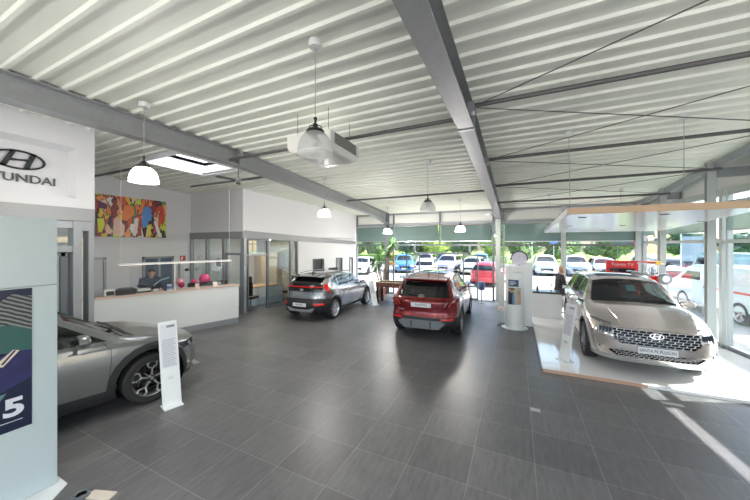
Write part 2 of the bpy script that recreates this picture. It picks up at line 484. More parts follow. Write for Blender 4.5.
def mirror_part(c, bvh, x, z, hw, paint, s=1):
    for sd in (-1, 1):
        b = MB()
        b.ball((0,0,0), .11*s, .125*s, .085*s, 16)
        vs = [(min(p[0], .075), p[1], p[2]) if True else p for p in b.v]; b.v = [(max(p[0], -.045), p[1], p[2]*(1 if p[2] > 0 else .75)) for p in vs]
        y = sd*(hw+.09)
        o = b.build('mirror', paint, c, loc=(x, y, z))
        MB().tube([(0,-sd*.06,-.03),(0,-sd*.2,-.05)], .022, 8).build('mirror_arm', M_black, o)
        MB().ball((-.048,0,0), .006, .10, .06, 12).build('mirror_glass', M_chrome, o)
def handles(c, bvh, xs, z, m):
    for x in xs:
        for sd in (-1, 1):
            h, n = on(bvh, x, 0, z, (0, -sd, 0))
            if h: MB().box(-.1,.1,-.012,.012,-.014,.014).build('door_handle', m, c, bevel=.008, loc=(x, h.y+sd*.012, z))
def seam(c, bvh, pts2, sd, name='door_gap'):
    """thin dark groove line along the body side through (x, z) points"""
    pts = []
    for i in range(len(pts2)-1):
        (x0, z0), (x1, z1) = pts2[i], pts2[i+1]
        for k in range(6):
            t = k/6; pts.append((x0+(x1-x0)*t, z0+(z1-z0)*t))
    pts.append(pts2[-1]); out = []
    for x, z in pts:
        h, n = on(bvh, x, 0, z, (0, -sd, 0))
        if h: out.append(Vector((x, h.y-sd*.0005, z)))
    if len(out) > 2: MB().tube(out, .004, 5).build(name, M_black, c)
def plate(c, bvh, z, fr, txt, w=.52, hgt=.11, yc=0, slope=0):
    d = (-1,0,0) if fr > 0 else (1,0,0)
    h, n = on(bvh, 0, yc, z, d)
    x = h.x + fr*.02
    o = MB().box(-.008,.008,-w/2,w/2,-hgt/2,hgt/2).build('number_plate', M_plate, c, loc=(x, yc, z)); o.rotation_euler = (0, -fr*slope, 0)
    text('plate_text', txt, .075, M_ink, frame((fr*.0095,0,0), (0, fr, 0), (0,0,1)), o, .0006, 0, 1.05 if len(txt) < 10 else .78)

# --- silver estate SUV on the platform
def santa_fe():
    paint = P('warm_silver_paint', (.56,.505,.47), .24, .7, coat=1)
    sp = dict(front=2.34, rear=-2.42, xf=1.40, xr=-1.365, r=.37, tw=.24, track=1.66, hw=.95, cowl=.98, dashz=1.08, seatx=.0, steer=0,
        top=[(-2.42,1.36),(-2.3,1.52),(-2.0,1.61),(-1.2,1.67),(-.4,1.69),(.1,1.66),(.32,1.615),(.98,1.18),(1.3,1.14),(1.8,1.06),(2.15,.97),(2.36,.86)],
        belt=[(-2.42,1.1),(-1.5,1.13),(0,1.08),(.9,1.05),(1.5,1.02),(2.0,.95),(2.36,.78)],
        width=[(-2.42,.88),(-1.9,.935),(-1.3,.95),(0,.94),(1.3,.95),(1.9,.935),(2.36,.89)],
        pf=[(.2,.13),(.35,.04),(.5,.0),(.68,.0),(.8,.05),(.9,.12),(1.0,.22)], pr=[(.3,.06),(.6,0),(1.0,.05),(1.2,.12),(1.5,.3),(1.7,.45)], round=(.30,.3), arch=.045,
        clad=[(-2.6,.0),(2.6,.0),(2.6,.30),(-2.6,.33)])
    nx = lambda p, n: n.x > .1
    ps = [
        ('windscreen', 'z', [(.965,-.73),(.965,.73),(.36,.60),(.36,-.60)], M_cglass, dict(cond=lambda p, n: n.z > .2 and p.z > 1.1)),
        ('side_window', 'y', [(.72,1.12),(-.12,1.12),(-.12,1.57),(.28,1.55)], M_cglass, {}),
        ('side_window', 'y', [(-.17,1.12),(-1.0,1.15),(-1.0,1.575),(-.17,1.575)], M_cglass, {}),
        ('quarter_window', 'y', [(-1.06,1.155),(-1.72,1.2),(-1.95,1.30),(-1.75,1.51),(-1.06,1.57)], M_dglass, {}),
        ('rear_window', 'x', [(-.68,1.12),(.68,1.12),(.58,1.5),(-.58,1.5)], M_dglass, dict(fr=-1)),
        ('sunroof', 'z', [(.2,-.45),(.2,.45),(-1.1,.45),(-1.1,-.45)], M_dglass, dict(cond=lambda p, n: n.z > .8 and p.z > 1.5)),
        ('grille', 'x', [(-.60,.84),(.60,.84),(.60,.66),(.50,.585),(-.50,.585),(-.60,.66)], M_gblack, dict(cond=nx, off=-.03)),
        ('lower_grille', 'x', [(-.68,.435),(-.56,.345),(.56,.345),(.68,.435),(.56,.465),(-.56,.465)], M_gblack, dict(cond=nx, off=-.03)),
        ('headlight', 'x', [(.60,.845),(.60,.715),(.82,.70),(.83,.845)], M_lampc, dict(cond=nx, mir=1, off=-.01)),
        ('daytime_light', 'x', [(.60,.905),(.62,.875),(.89,.915),(.90,.955)], M_lampd, dict(cond=lambda p, n: n.x > .05, mir=1, off=-.003)),
        ('tail_lamp', 'x', [(.55,.95),(.92,.95),(.92,1.12),(.60,1.08)], M_red, dict(fr=-1, mir=1)),
        ('bumper_skirt', 'x', [(-.9,.19),(.9,.19),(.9,.325),(-.9,.325)], M_silver, dict(cond=nx, off=.004)),
    ]
    c, bvh = build_car(sp, 'silver_suv', 'pale silver SUV facing forward with patterned chrome grille, parked on the white platform', (2.26,7.84+1.40,.05), -PI/2-.01, paint, ps, ('multi', P('dark_alloy', (.25,.25,.26), .3, .8)))
    seats(c, sp)
    # grille lattice
    g = MB()
    def lattice(g, y0, y1, z0, z1, rows, pitch, th, edge):
        dz = (z1-z0)/rows
        def pt(y, z):
            h, n = on(bvh, 0, y, z); return Vector((h.x-.004, y, z)) if h else None
        for r in range(rows+1):
            z = z0+dz*r; y = y0
            ys = [y0+(y1-y0)*k/28 for k in range(29)]
            for a, b_ in zip(ys, ys[1:]):
                if not (edge(a, z) and edge(b_, z)): continue
                p, q = pt(a, z), pt(b_, z)
                if p and q and r % 1 == 0: g.obox(p, q, th*.9, th*.62)
        for r in range(rows):
            k0 = y0+(pitch/2 if r % 2 else 0)
            while k0 <= y1:
                za, zb_ = z0+dz*r, z0+dz*(r+1)
                if edge(k0, (za+zb_)/2):
                    p, q = pt(k0-.01, za), pt(k0+.01, zb_)
                    if p and q: g.obox(p, q, th*1.25, th*.9, (1,0,0))
                k0 += pitch
    lattice(g, -.6, .6, .59, .838, 6, .105, .0105, lambda y, z: abs(y) < .5+(z-.585)*1.35)
    g.build('grille_lattice', P('lattice_silver', (.62,.62,.63), .28, .8), c)
    g = MB(); lattice(g, -.66, .66, .35, .46, 3, .07, .008, lambda y, z: abs(y) < .55+(z-.345)*1.1)
    g.build('lower_lattice', M_silver, c)
    # headlight inner modules
    for sd in (-1, 1):
        b = MB()
        for k in range(4):
            y = sd*(.64+.045*k); h, n = on(bvh, 0, y, .78)
            if h: b.box(h.x-.006, h.x+.004, y-.02, y+.02, .72, .84)
        b.build('headlight_module', M_lampd, c)
        b = MB(); pts = []
        for k in range(8):
            y = sd*(.62+.27*k/7); z = .888+.045*k/7; h, n = on(bvh, 0, y, z)
            if h and h.x > 1.6: pts.append((h.x+.003, y, z))
        b.tube(pts, .008, 6).build('light_strip', M_lampc, c)
        b = MB(); h, n = on(bvh, 0, sd*.80, .52)
        if h: b.prism([(sd*.76,.60),(sd*.80,.46),(sd*.74,.42)], h.x-.06, h.x+.012, 'yz').build('air_curtain', M_gblack, c)
    h, n = on(bvh, 0, 0, .775); emblem(c, frame((h.x+.012,0,.775), (0,1,0), (-.1,0,1)), .10)
    plate(c, bvh, .515, 1, 'SANTA FE PLUG-IN', .54, .115, 0)
    mirror_part(c, bvh, .66, 1.13, .93, paint, 1.05)
    handles(c, bvh, (-.25, -1.1), .93, paint)
    for sd in (-1, 1):
        seam(c, bvh, [(.95,1.0),(.93,.7),(.85,.36)], sd); seam(c, bvh, [(-.14,1.06),(-.16,.7),(-.2,.36)], sd); seam(c, bvh, [(-1.03,1.08),(-1.05,.75),(-.95,.62),(-.86,.36)], sd)
        MB().tube([(x, sd*(.62-.03*abs(x+.5)), 1.70-.05*(abs(x+.5)/1.2)**2) for x in [.25-1.9*k/12 for k in range(13)]], .014, 8).build('roof_rail', M_silver, c)
    # bonnet creases
    for sd in (-1, 1):
        pts = []
        for k in range(12):
            x = 1.0+1.15*k/11; y = sd*(.58-.12*k/11); h, n = on(bvh, x, y, 0, (0,0,-1))
            if h: pts.append((h.x, y, h.z-.002))
        if len(pts) > 3: MB().tube(pts, .006, 6).build('bonnet_crease', paint, c)
    # cowl, wipers, sticker, mirror, film on glass
    b = MB(); pts = []
    for k in range(15):
        y = -.72+1.44*k/14; h, n = on(bvh, 1.0, y, 0, (0,0,-1)); pts.append((1.0, y, h.z+.004))
    MB().tube(pts, .02, 6).build('cowl', M_black, c)
    for y0, y1 in ((-.05,.6),(-.65,-.02)):
        p0, _ = on(bvh, .93, y0, 0, (0,0,-1)); p1, _ = on(bvh, .88, y1, 0, (0,0,-1))
        MB().tube([p0+Vector((0,0,.012)), p1+Vector((0,0,.015))], .008, 6).build('wiper', M_black, c)
    h1, _ = on(bvh, .52, .17, 0, (0,0,-1)); h2, _ = on(bvh, .66, .17, 0, (0,0,-1)); h3, _ = on(bvh, .52, .01, 0, (0,0,-1)); h4, _ = on(bvh, .66, .01, 0, (0,0,-1))
    up = Vector((-.012,0,-.02))
    MB().add([h1+up,h3+up,h4+up,h2+up, h1+up*1.2,h3+up*1.2,h4+up*1.2,h2+up*1.2], [(0,1,2,3),(7,6,5,4),(0,4,5,1),(1,5,6,2),(2,6,7,3),(3,7,4,0)]).build('windscreen_sticker', P('teal_sticker', (.03,.42,.45), .5), c)
    MB().box(-.02,.02,-.11,.11,-.035,.035).build('rear_view_mirror', M_black, c, bevel=.01, loc=(.42,0,1.5))
    return c
# --- red SUV seen from behind
def tucson():
    paint = P('deep_red_paint', (.20,.005,.009), .25, .45, coat=1)
    sp = dict(front=2.22, rear=-2.26, xf=1.345, xr=-1.335, r=.36, tw=.235, track=1.62, hw=.932, cowl=.98, dashz=1.02, seatx=.05,
        top=[(-2.26,1.42),(-2.1,1.53),(-1.6,1.60),(-.9,1.65),(-.3,1.66),(.15,1.60),(.35,1.55),(1.0,1.13),(1.4,1.08),(1.9,.98),(2.22,.84)],
        belt=[(-2.26,1.10),(-1.5,1.10),(0,1.04),(.9,1.0),(1.5,.96),(2.22,.76)],
        width=[(-2.26,.86),(-1.8,.92),(-1.25,.932),(-.3,.905),(.5,.905),(1.3,.93),(1.8,.91),(2.22,.84)],
        pf=[(.2,.12),(.4,.02),(.7,0),(.9,.12),(1.0,.2)],
        pr=[(.25,.10),(.45,.0),(.62,.02),(.70,.05),(.95,.03),(1.05,.07),(1.12,.14),(1.5,.48),(1.62,.60)], round=(.4,.3), arch=.075,
        clad=[(-2.5,0),(2.5,0),(2.5,.36),(-2.5,.36)])
    rx = lambda p, n: n.x < -.08
    ps = [
        ('windscreen', 'z', [(.97,-.70),(.97,.70),(.38,.58),(.38,-.58)], M_cglass, dict(cond=lambda p, n: n.z > .2 and p.z > 1.05)),
        ('side_window', 'y', [(.72,1.08),(-.1,1.09),(-.1,1.53),(.30,1.49)], M_cglass, {}),
        ('side_window', 'y', [(-.15,1.09),(-.95,1.12),(-.95,1.54),(-.15,1.54)], M_cglass, {}),
        ('quarter_window', 'y', [(-1.0,1.13),(-1.35,1.2),(-1.55,1.33),(-1.40,1.48),(-1.0,1.53)], M_cglass, {}),
        ('rear_window', 'x', [(-.70,1.09),(.70,1.09),(.60,1.45),(-.60,1.45)], M_dglass, dict(cond=rx, off=-.006)),
        ('tail_lamp_bar', 'x', [(-.62,.995),(.62,.995),(.62,1.045),(-.62,1.045)], M_redd, dict(cond=rx, off=.006)),
        ('tail_lamp', 'x', [(.50,1.045),(.90,1.045),(.90,.99),(.62,.83),(.52,.84)], M_redd, dict(cond=rx, mir=1, off=.006)),
        ('tail_lamp_side', 'y', [(-2.3,.98),(-1.90,1.03),(-1.84,1.0),(-2.3,.85)], M_redd, dict(off=.004)),
        ('rear_reflector', 'x', [(.50,.53),(.80,.53),(.80,.575),(.50,.575)], M_red, dict(cond=rx, mir=1, off=.012)),
        ('lower_bumper', 'x', [(-.95,.2),(.95,.2),(.95,.56),(.78,.60),(-.78,.60),(-.95,.56)], M_clad, dict(cond=rx, off=.006)),
        ('sunroof', 'z', [(.2,-.45),(.2,.45),(-1.2,.45),(-1.2,-.45)], M_dglass, dict(cond=lambda p, n: n.z > .8 and p.z > 1.4, off=.004)),
        ('headlight', 'x', [(.5,.9),(.9,.9),(.9,.7),(.6,.72)], M_lampd, dict(mir=1)),
        ('grille', 'x', [(-.5,.88),(.5,.88),(.6,.6),(-.6,.6)], M_gblack, {}),
    ]
    c, bvh = build_car(sp, 'red_suv', 'deep red SUV seen from behind with black rear window', (-2.34,8.36+1.335,0), PI/2+R(2.5), paint, ps, ('five', P('dark_alloy', (.25,.25,.26), .3, .8)))
    seats(c, sp)
    # roof spoiler, skid plate, fins
    b = MB(); pts = []
    vs = []; fs = []
    for k in range(13):
        y = -.60+1.2*k/12; q = (1-(abs(y)/.62)**3)
        vs += [(-1.55,y*1.0,1.585+.03*q-.03), (-1.90-.07*q,y,1.545+.02*q-.02), (-1.90-.07*q,y,1.52+.02*q-.02), (-1.55,y,1.535)]
    for k in range(12):
        for j in range(4): a = k*4+j; b2 = k*4+(j+1)%4; fs.append((a,b2,b2+4,a+4))
    fs += [(0,1,2,3),(48,51,50,49)]
    b.add(vs, fs); b.build('roof_spoiler', paint, c)
    b = MB()
    for sd in (-1, 1): b.prism([(sd*.60,1.50),(sd*.66,1.47),(sd*.76,1.12),(sd*.72,1.12)], -1.93, -1.88, 'yz')
    h, n = on(bvh, 0, 0, .40, (1,0,0))
    b = MB(); x = h.x-.012
    b.prism([(-.62,.46),(-.50,.52),(.50,.52),(.62,.46),(.45,.30),(-.45,.30)], x-.012, x+.05, 'yz'); b.build('skid_plate', P('skid_grey', (.22,.23,.24), .35, .6), c, bevel=.01)
    b = MB()
    for y in (-.25,.25): b.prism([(y-.012,.32),(y+.012,.32),(y+.012,.50),(y-.012,.50)], x-.025, x, 'yz')
    b.build('diffuser_fins', M_clad, c)
    for sd in (-1, 1):
        # lit claws inside the lamp
        b = MB()
        for k in range(3):
            y0 = sd*(.86-.10*k); h, n = on(bvh, 0, y0-sd*.02, .97, (1,0,0)); h2, n = on(bvh, 0, y0-sd*.08, .885, (1,0,0))
            if h and h2: b.obox((h.x-.012,y0-sd*.0,1.0),(h2.x-.012,y0-sd*.075,.875), .03, .012, (1,0,0))
        b.build('lamp_claws', P('claw_red', (.20,.01,.01), .15, emit=(1,.03,.02), es=.03), c)
        seam(c, bvh, [(.95,1.0),(.93,.7),(.85,.36)], sd); seam(c, bvh, [(-.12,1.06),(-.14,.7),(-.2,.36)], sd); seam(c, bvh, [(-.98,1.08),(-1.0,.75),(-.95,.62),(-.83,.36)], sd)
        MB().tube([(x_, sd*(.60-.03*abs(x_+.5)), 1.665-.06*(abs(x_+.5)/1.2)**2) for x_ in [.25-1.75*k/12 for k in range(13)]], .014, 8).build('roof_rail', M_black, c)
    h, n = on(bvh, 0, 0, 1.07, (1,0,0)); emblem(c, frame((h.x-.02,0,1.125), (0,-1,0), (.75,0,1)), .085)
    plate(c, bvh, .90, -1, 'TUCSON', .52, .11)
    h, n = on(bvh, 0, -.52, .76, (1,0,0))
    text('model_lettering', 'TUCSON', .06, M_chrome, frame((h.x-.01,.52,.755), (0,-1,0), (0,0,1)), c, .003)
    MB().tube([on(bvh,0,-.02,1.12,(1,0,0))[0]+Vector((-.015,0,0)), on(bvh,0,.38,1.15,(1,0,0))[0]+Vector((-.015,0,0))], .009, 6).build('rear_wiper', M_black, c)
    MB().prism([(-1.25,1.66),(-1.4,1.645),(-1.38,1.69)], -.012, .012, 'xz').build('antenna_fin', M_gblack, c)
    mirror_part(c, bvh, .66, 1.10, .90, M_gblack)
    handles(c, bvh, (-.22, -1.05), .95, paint)
    return c
# --- small grey crossover, rear three quarter
def bayon():
    paint = P('silver_grey_paint', (.27,.285,.30), .26, .7, coat=1)
    sp = dict(front=2.06, rear=-2.10, xf=1.27, xr=-1.31, r=.325, tw=.215, track=1.54, hw=.888, cowl=.95, dashz=.98, seatx=.05,
        top=[(-2.10,1.24),(-1.95,1.36),(-1.5,1.44),(-.8,1.50),(-.2,1.50),(.2,1.44),(.38,1.40),(.98,1.03),(1.35,.98),(1.8,.88),(2.06,.74)],
        belt=[(-2.10,1.06),(-1.5,1.06),(-.9,1.0),(0,.95),(.9,.92),(1.5,.86),(2.06,.66)],
        width=[(-2.10,.80),(-1.7,.87),(-1.2,.888),(-.3,.865),(.5,.865),(1.25,.885),(1.7,.865),(2.06,.80)],
        pf=[(.2,.12),(.4,.02),(.6,0),(.8,.12),(.9,.2)],
        pr=[(.25,.12),(.4,.03),(.55,.0),(.66,.05),(.80,.10),(.98,.12),(1.04,.14),(1.35,.38),(1.46,.50)], round=(.4,.3), arch=.06,
        clad=[(-2.5,0),(2.5,0),(2.5,.33),(-2.5,.33)], tumble=.34)
    rx = lambda p, n: n.x < -.06
    ps = [
        ('windscreen', 'z', [(.95,-.66),(.95,.66),(.40,.55),(.40,-.55)], M_cglass, dict(cond=lambda p, n: n.z > .2 and p.z > .98)),
        ('side_window', 'y', [(.72,.97),(-.1,1.0),(-.1,1.385),(.32,1.345)], M_cglass, {}),
        ('side_window', 'y', [(-.15,1.0),(-.95,1.06),(-.95,1.38),(-.15,1.385)], M_cglass, {}),
        ('quarter_window', 'y', [(-1.0,1.07),(-1.32,1.20),(-1.35,1.28),(-1.0,1.37)], M_dglass, {}),
        ('roof', 'z', [(.42,-.9),(.42,.9),(-2.2,.9),(-2.2,-.9)], M_black, dict(cond=lambda p, n: n.z > .45 and p.z > 1.34, paint=3)),
        ('rear_window', 'x', [(-.68,1.09),(.68,1.09),(.58,1.37),(-.58,1.37)], M_dglass, dict(cond=rx, off=-.004)),
        ('tailgate_panel', 'x', [(-.70,.93),(.70,.93),(.68,1.09),(-.68,1.09)], M_gblack, dict(cond=rx, off=.004)),
        ('tail_lamp', 'x', [(.68,1.20),(.745,1.16),(.80,1.02),(.73,1.02)], M_red, dict(cond=lambda p, n: p.x < -1.6, mir=1, off=.008)),
        ('tail_lamp_tip', 'x', [(.73,1.02),(.80,1.02),(.885,.90),(.84,.90)], M_red, dict(cond=lambda p, n: p.x < -1.6, mir=1, off=.008)),
        ('rear_reflector', 'x', [(.50,.52),(.76,.52),(.76,.585),(.50,.585)], M_red, dict(cond=rx, mir=1, off=.012)),
        ('rear_bumper', 'x', [(-.95,.22),(.95,.22),(.95,.66),(.80,.72),(-.80,.72),(-.95,.66)], M_clad, dict(cond=rx, off=.006)),
        ('headlight', 'x', [(.5,.55),(.82,.55),(.82,.4),(.55,.4)], M_lampd, dict(mir=1)),
    ]
    c, bvh = build_car(sp, 'grey_hatchback', 'silver grey crossover with black roof and red light bar, seen from behind', (-6.41+.0,8.40+1.31,0), PI/2+R(2.6), paint, ps, ('multi', P('bright_alloy', (.72,.73,.75), .2, .85)))
    seats(c, sp)
    b = MB(); pts = []
    for k in range(17):
        y = -.70+1.40*k/16; h, n = on(bvh, 0, y, 1.085, (1,0,0))
        if h: pts.append((h.x-.012, y, 1.085))
    MB().tube(pts, .018, 6).build('light_bar', M_red, c)
    vs = []; fs = []
    for k in range(13):
        y = -.58+1.16*k/12; q = (1-(abs(y)/.6)**3)
        vs += [(-1.45,y,1.465+.02*q-.03), (-1.76-.06*q,y,1.40+.02*q), (-1.76-.06*q,y,1.37+.02*q), (-1.45,y,1.40)]
    for k in range(12):
        for j in range(4): a = k*4+j; b2 = k*4+(j+1)%4; fs.append((a,b2,b2+4,a+4))
    fs += [(0,1,2,3),(48,51,50,49)]
    MB().add(vs, fs).build('roof_spoiler', M_gblack, c)
    h, n = on(bvh, 0, 0, .35, (1,0,0)); x = h.x-.01
    MB().prism([(-.55,.44),(.55,.44),(.42,.30),(-.42,.30)], x-.012, x+.06, 'yz').build('skid_plate', M_silver, c, bevel=.01)
    for sd in (-1, 1):
        seam(c, bvh, [(.95,.92),(.93,.65),(.85,.33)], sd); seam(c, bvh, [(-.12,.96),(-.14,.65),(-.2,.33)], sd); seam(c, bvh, [(-.98,1.0),(-1.0,.75),(-.92,.6),(-.82,.33)], sd)
        MB().tube([(x_, sd*(.56-.03*abs(x_+.5)), 1.50-.06*(abs(x_+.5)/1.2)**2) for x_ in [.25-1.6*k/12 for k in range(13)]], .013, 8).build('roof_rail', M_black, c)
    h, n = on(bvh, 0, 0, 1.0, (1,0,0)); emblem(c, frame((h.x-.014,0,1.0), (0,-1,0), (.1,0,1)), .07)
    plate(c, bvh, .53, -1, 'BAYON', .50, .11)
    MB().prism([(-1.2,1.48),(-1.4,1.46),(-1.38,1.53)], -.02, .02, 'xz').build('antenna_fin', M_black, c)
    mirror_part(c, bvh, .66, 1.0, .86, M_gblack)
    handles(c, bvh, (-.22, -1.05), .86, paint)
    return c
# --- angular grey hatchback at the left edge
def ioniq():
    paint = P('matt_grey_paint', (.17,.182,.18), .30, .6, coat=.7)
    sp = dict(front=2.345, rear=-2.29, xf=1.50, xr=-1.50, r=.375, tw=.245, track=1.64, hw=.945, cowl=1.22, gap=.075, dashz=1.02, seatx=.05,
        top=[(-2.29,1.12),(-2.1,1.30),(-1.6,1.48),(-.8,1.59),(-.1,1.605),(.35,1.54),(.55,1.48),(1.25,1.065),(1.6,1.02),(2.0,.93),(2.345,.82)],
        belt=[(-2.29,1.02),(-1.5,1.06),(0,1.05),(.9,1.03),(1.5,.97),(2.0,.88),(2.345,.77)],
        width=[(-2.29,.87),(-1.8,.93),(-1.3,.945),(-.2,.925),(.6,.925),(1.4,.945),(1.9,.935),(2.345,.88)],
        pf=[(.2,.09),(.35,.02),(.5,0),(.68,.02),(.8,.05),(.9,.12)],
        pr=[(.25,.10),(.45,0),(.8,.02),(1.0,.1),(1.3,.4),(1.5,.6)], round=(.40,.3), arch=.10,
        clad=[(-2.5,0),(1.1,0),(1.1,.38),(-2.5,.46)], tumble=.38)
    nx = lambda p, n: n.x > .08
    ps = [
        ('windscreen', 'z', [(1.20,-.72),(1.20,.72),(.58,.58),(.58,-.58)], M_cglass, dict(cond=lambda p, n: n.z > .2 and p.z > 1.0)),
        ('side_window', 'y', [(.98,1.075),(-.05,1.09),(-.05,1.48),(.44,1.42)], M_cglass, {}),
        ('side_window', 'y', [(-.10,1.09),(-1.1,1.12),(-1.1,1.46),(-.10,1.48)], M_cglass, {}),
        ('quarter_window', 'y', [(-1.16,1.10),(-1.5,1.17),(-1.5,1.34),(-1.16,1.44)], M_dglass, {}),
        ('headlight', 'x', [(.50,.80),(.50,.70),(.86,.70),(.86,.80)], M_lampd, dict(cond=nx, mir=1, off=-.006)),
        ('nose_panel', 'x', [(-.50,.80),(-.50,.68),(.50,.68),(.50,.80)], M_gblack, dict(cond=nx, off=-.003)),
        ('lower_intake', 'x', [(-.6,.42),(-.5,.30),(.5,.30),(.6,.42)], M_gblack, dict(cond=nx, off=-.02)),
        ('bumper_skirt', 'x', [(-.95,.17),(.95,.17),(.95,.285),(-.95,.285)], M_clad, dict(cond=nx, off=.004)),
        ('rear_window', 'x', [(-.62,1.05),(.62,1.05),(.52,1.38),(-.52,1.38)], M_dglass, dict(fr=-1)),
        ('tail_lamp', 'x', [(-.85,.86),(.85,.86),(.85,.98),(-.85,.98)], M_red, dict(fr=-1)),
        ('bonnet_vent', 'z', [(1.33,-.70),(1.33,.70),(1.26,.70),(1.26,-.70)], M_black, dict(cond=lambda p, n: n.z > .3 and p.z > .9, off=-.004)),
    ]
    th = -R(9)
    hx, hy = math.sin(-th), math.cos(-th)      # heading
    rx_, ry_ = hy, -hx                           # right-hand side
    fx, fy = -5.24, 2.72                         # right front wheel
    cx = fx - rx_*.82 - hx*1.5; cy = fy - ry_*.82 - hy*1.5
    c, bvh = build_car(sp, 'grey_electric_hatchback', 'matt grey hatchback with angular black and silver wheels, nose out at left', (cx, cy, 0), PI/2+th, paint, ps, ('poly', P('cut_alloy', (.66,.66,.67), .25, .85)))
    seats(c, sp)
    for sd in (-1, 1):
        b = MB()
        for k in range(2):
            y = sd*(.60+.15*k); h, n = on(bvh, 0, y, .75)
            if h: b.box(h.x-.012, h.x+.002, y-.045, y+.045, .715, .785); b.box(h.x-.03, h.x-.011, y-.09, y+.09, .74, .76)
        b.build('headlight_module', M_lampc, c)
        seam(c, bvh, [(.93,1.06),(1.01,.95),(1.0,.75),(.97,.40)], sd); seam(c, bvh, [(-.07,1.0),(-.09,.7),(-.2,.36)], sd); seam(c, bvh, [(-1.12,1.05),(-1.12,.8),(-1.0,.36)], sd)
        MB().box(.0,.09,-.2,.2,-.01,.012).build('bumper_blade', M_silver, c, loc=(on(bvh,0,sd*.62,.34)[0].x-.06, sd*.62, .35))
    for sd in (-1, 1):
        b = MB(); pts = []
        for k in range(14):
            x = 1.32+.85*k/13; y = sd*(.84-.03*k/13); h, n = on(bvh, x, y, 0, (0,0,-1))
            if h: pts.append((h.x, y, h.z+.0005))
        if len(pts) > 3: MB().tube(pts, .004, 5).build('bonnet_gap', M_black, c)
    h, n = on(bvh, 0, 0, .74); emblem(c, frame((h.x+.01,0,.74), (0,1,0), (0,0,1)), .09)
    mirror_part(c, bvh, .68, 1.17, .93, paint, 1.1)
    handles(c, bvh, (-.15, -1.05), .88, paint)
    for y0, y1 in ((-.02,.62),(-.64,-.06)):
        p0, _ = on(bvh, 1.24, y0, 0, (0,0,-1)); p1, _ = on(bvh, 1.20, y1, 0, (0,0,-1))
        MB().tube([p0+Vector((0,0,.012)), p1+Vector((0,0,.02))], .010, 6).build('wiper', M_black, c)
    return c
santa_fe(); tucson(); bayon(); ioniq()
# ------------------------------------------------------------------ the showroom
def zd(y): return 4.65 if y < 4.94 else 4.65-.068*(y-4.94)
YB = -7.0; YF = 14.0; XL = -11.9; XR = 4.12
def tile_material():
    m = bpy.data.materials.new('grey_floor_tiles'); m.use_nodes = True; nt = m.node_tree; b = nt.nodes['Principled BSDF']
    tc = nt.nodes.new('ShaderNodeTexCoord'); mp = nt.nodes.new('ShaderNodeMapping')
    mp.inputs['Location'].default_value = (1.11+.645*40, -3.15+.635*40, 0)
    nt.links.new(tc.outputs['Object'], mp.inputs[0])
    br = nt.nodes.new('ShaderNodeTexBrick'); br.offset = 0; br.squash = 1
    br.inputs['Scale'].default_value = 1; br.inputs['Mortar Size'].default_value = .0042; br.inputs['Mortar Smooth'].default_value = .3
    br.inputs['Brick Width'].default_value = .645; br.inputs['Row Height'].default_value = .635
    br.inputs['Color1'].default_value = (.090,.091,.095,1); br.inputs['Color2'].default_value = (.128,.128,.131,1); br.inputs['Mortar'].default_value = (.215,.21,.20,1)
    nt.links.new(mp.outputs[0], br.inputs[0])
    m2 = nt.nodes.new('ShaderNodeMapping'); m2.inputs['Scale'].default_value = (7, 1.2, 1)
    nt.links.new(tc.outputs['Object'], m2.inputs[0])
    n = nt.nodes.new('ShaderNodeTexNoise'); n.inputs['Scale'].default_value = 3; n.inputs['Detail'].default_value = 8; n.inputs['Roughness'].default_value = .7
    nt.links.new(m2.outputs[0], n.inputs[0])
    mx = nt.nodes.new('ShaderNodeMix'); mx.data_type = 'RGBA'; mx.blend_type = 'MULTIPLY'; mx.inputs[0].default_value = .75
    cr = nt.nodes.new('ShaderNodeValToRGB'); cr.color_ramp.elements[0].position = .3; cr.color_ramp.elements[0].color = (.6,.6,.6,1); cr.color_ramp.elements[1].position = .7; cr.color_ramp.elements[1].color = (1.35,1.33,1.3,1)
    nt.links.new(n.outputs[0], cr.inputs[0]); nt.links.new(br.outputs[0], mx.inputs[6]); nt.links.new(cr.outputs[0], mx.inputs[7])
    nt.links.new(mx.outputs[2], b.inputs['Base Color'])
    b.inputs['Roughness'].default_value = .38
    rr = nt.nodes.new('ShaderNodeMapRange'); rr.inputs[3].default_value = .30; rr.inputs[4].default_value = .5
    nt.links.new(n.outputs[0], rr.inputs[0]); nt.links.new(rr.outputs[0], b.inputs['Roughness'])
    return m
struct('floor', MB().box(XL-.2, 5.1, YB, YF+.12, -.08, 0), tile_material())
# corrugated steel deck
M_deck = P('ribbed_steel_deck', (.82,.85,.765), .5, .0, var=.04, vscale=1.5)
SK = (-8.6, -7.1, 4.30, 5.98)
def deck():
    b = MB(); pitch = .28; y = YB; prof = []
    y = 1.63 - pitch*31
    while y < YF-.05:
        for dy, dz in ((0,0),(.040,0),(.056,.034),(.264,.034)): 
            if y+dy <= YF: prof.append((y+dy, dz))
        y += pitch
    prof.append((YF+.1, 0))
    def strip(x0, x1, pr):
        n = len(pr); vs = [(x0, a, zd(a)+z) for a, z in pr] + [(x1, a, zd(a)+z) for a, z in pr]
        b.add(vs, [(i, i+1, i+1+n, i+n) for i in range(n-1)])
    before = [p for p in prof if p[0] <= SK[2]]; mid = [p for p in prof if SK[2] <= p[0] <= SK[3]]; after = [p for p in prof if p[0] >= SK[3]]
    before.append(mid[0]); after.insert(0, mid[-1])
    strip(XL-.2, XR+.02, before); strip(XL-.2, XR+.02, after); strip(XL-.2, SK[0], mid); strip(SK[1], XR+.02, mid)
    return b
struct('ceiling', deck(), M_deck, smooth=False)
b = MB()   # the roof above keeps daylight out of the ribs
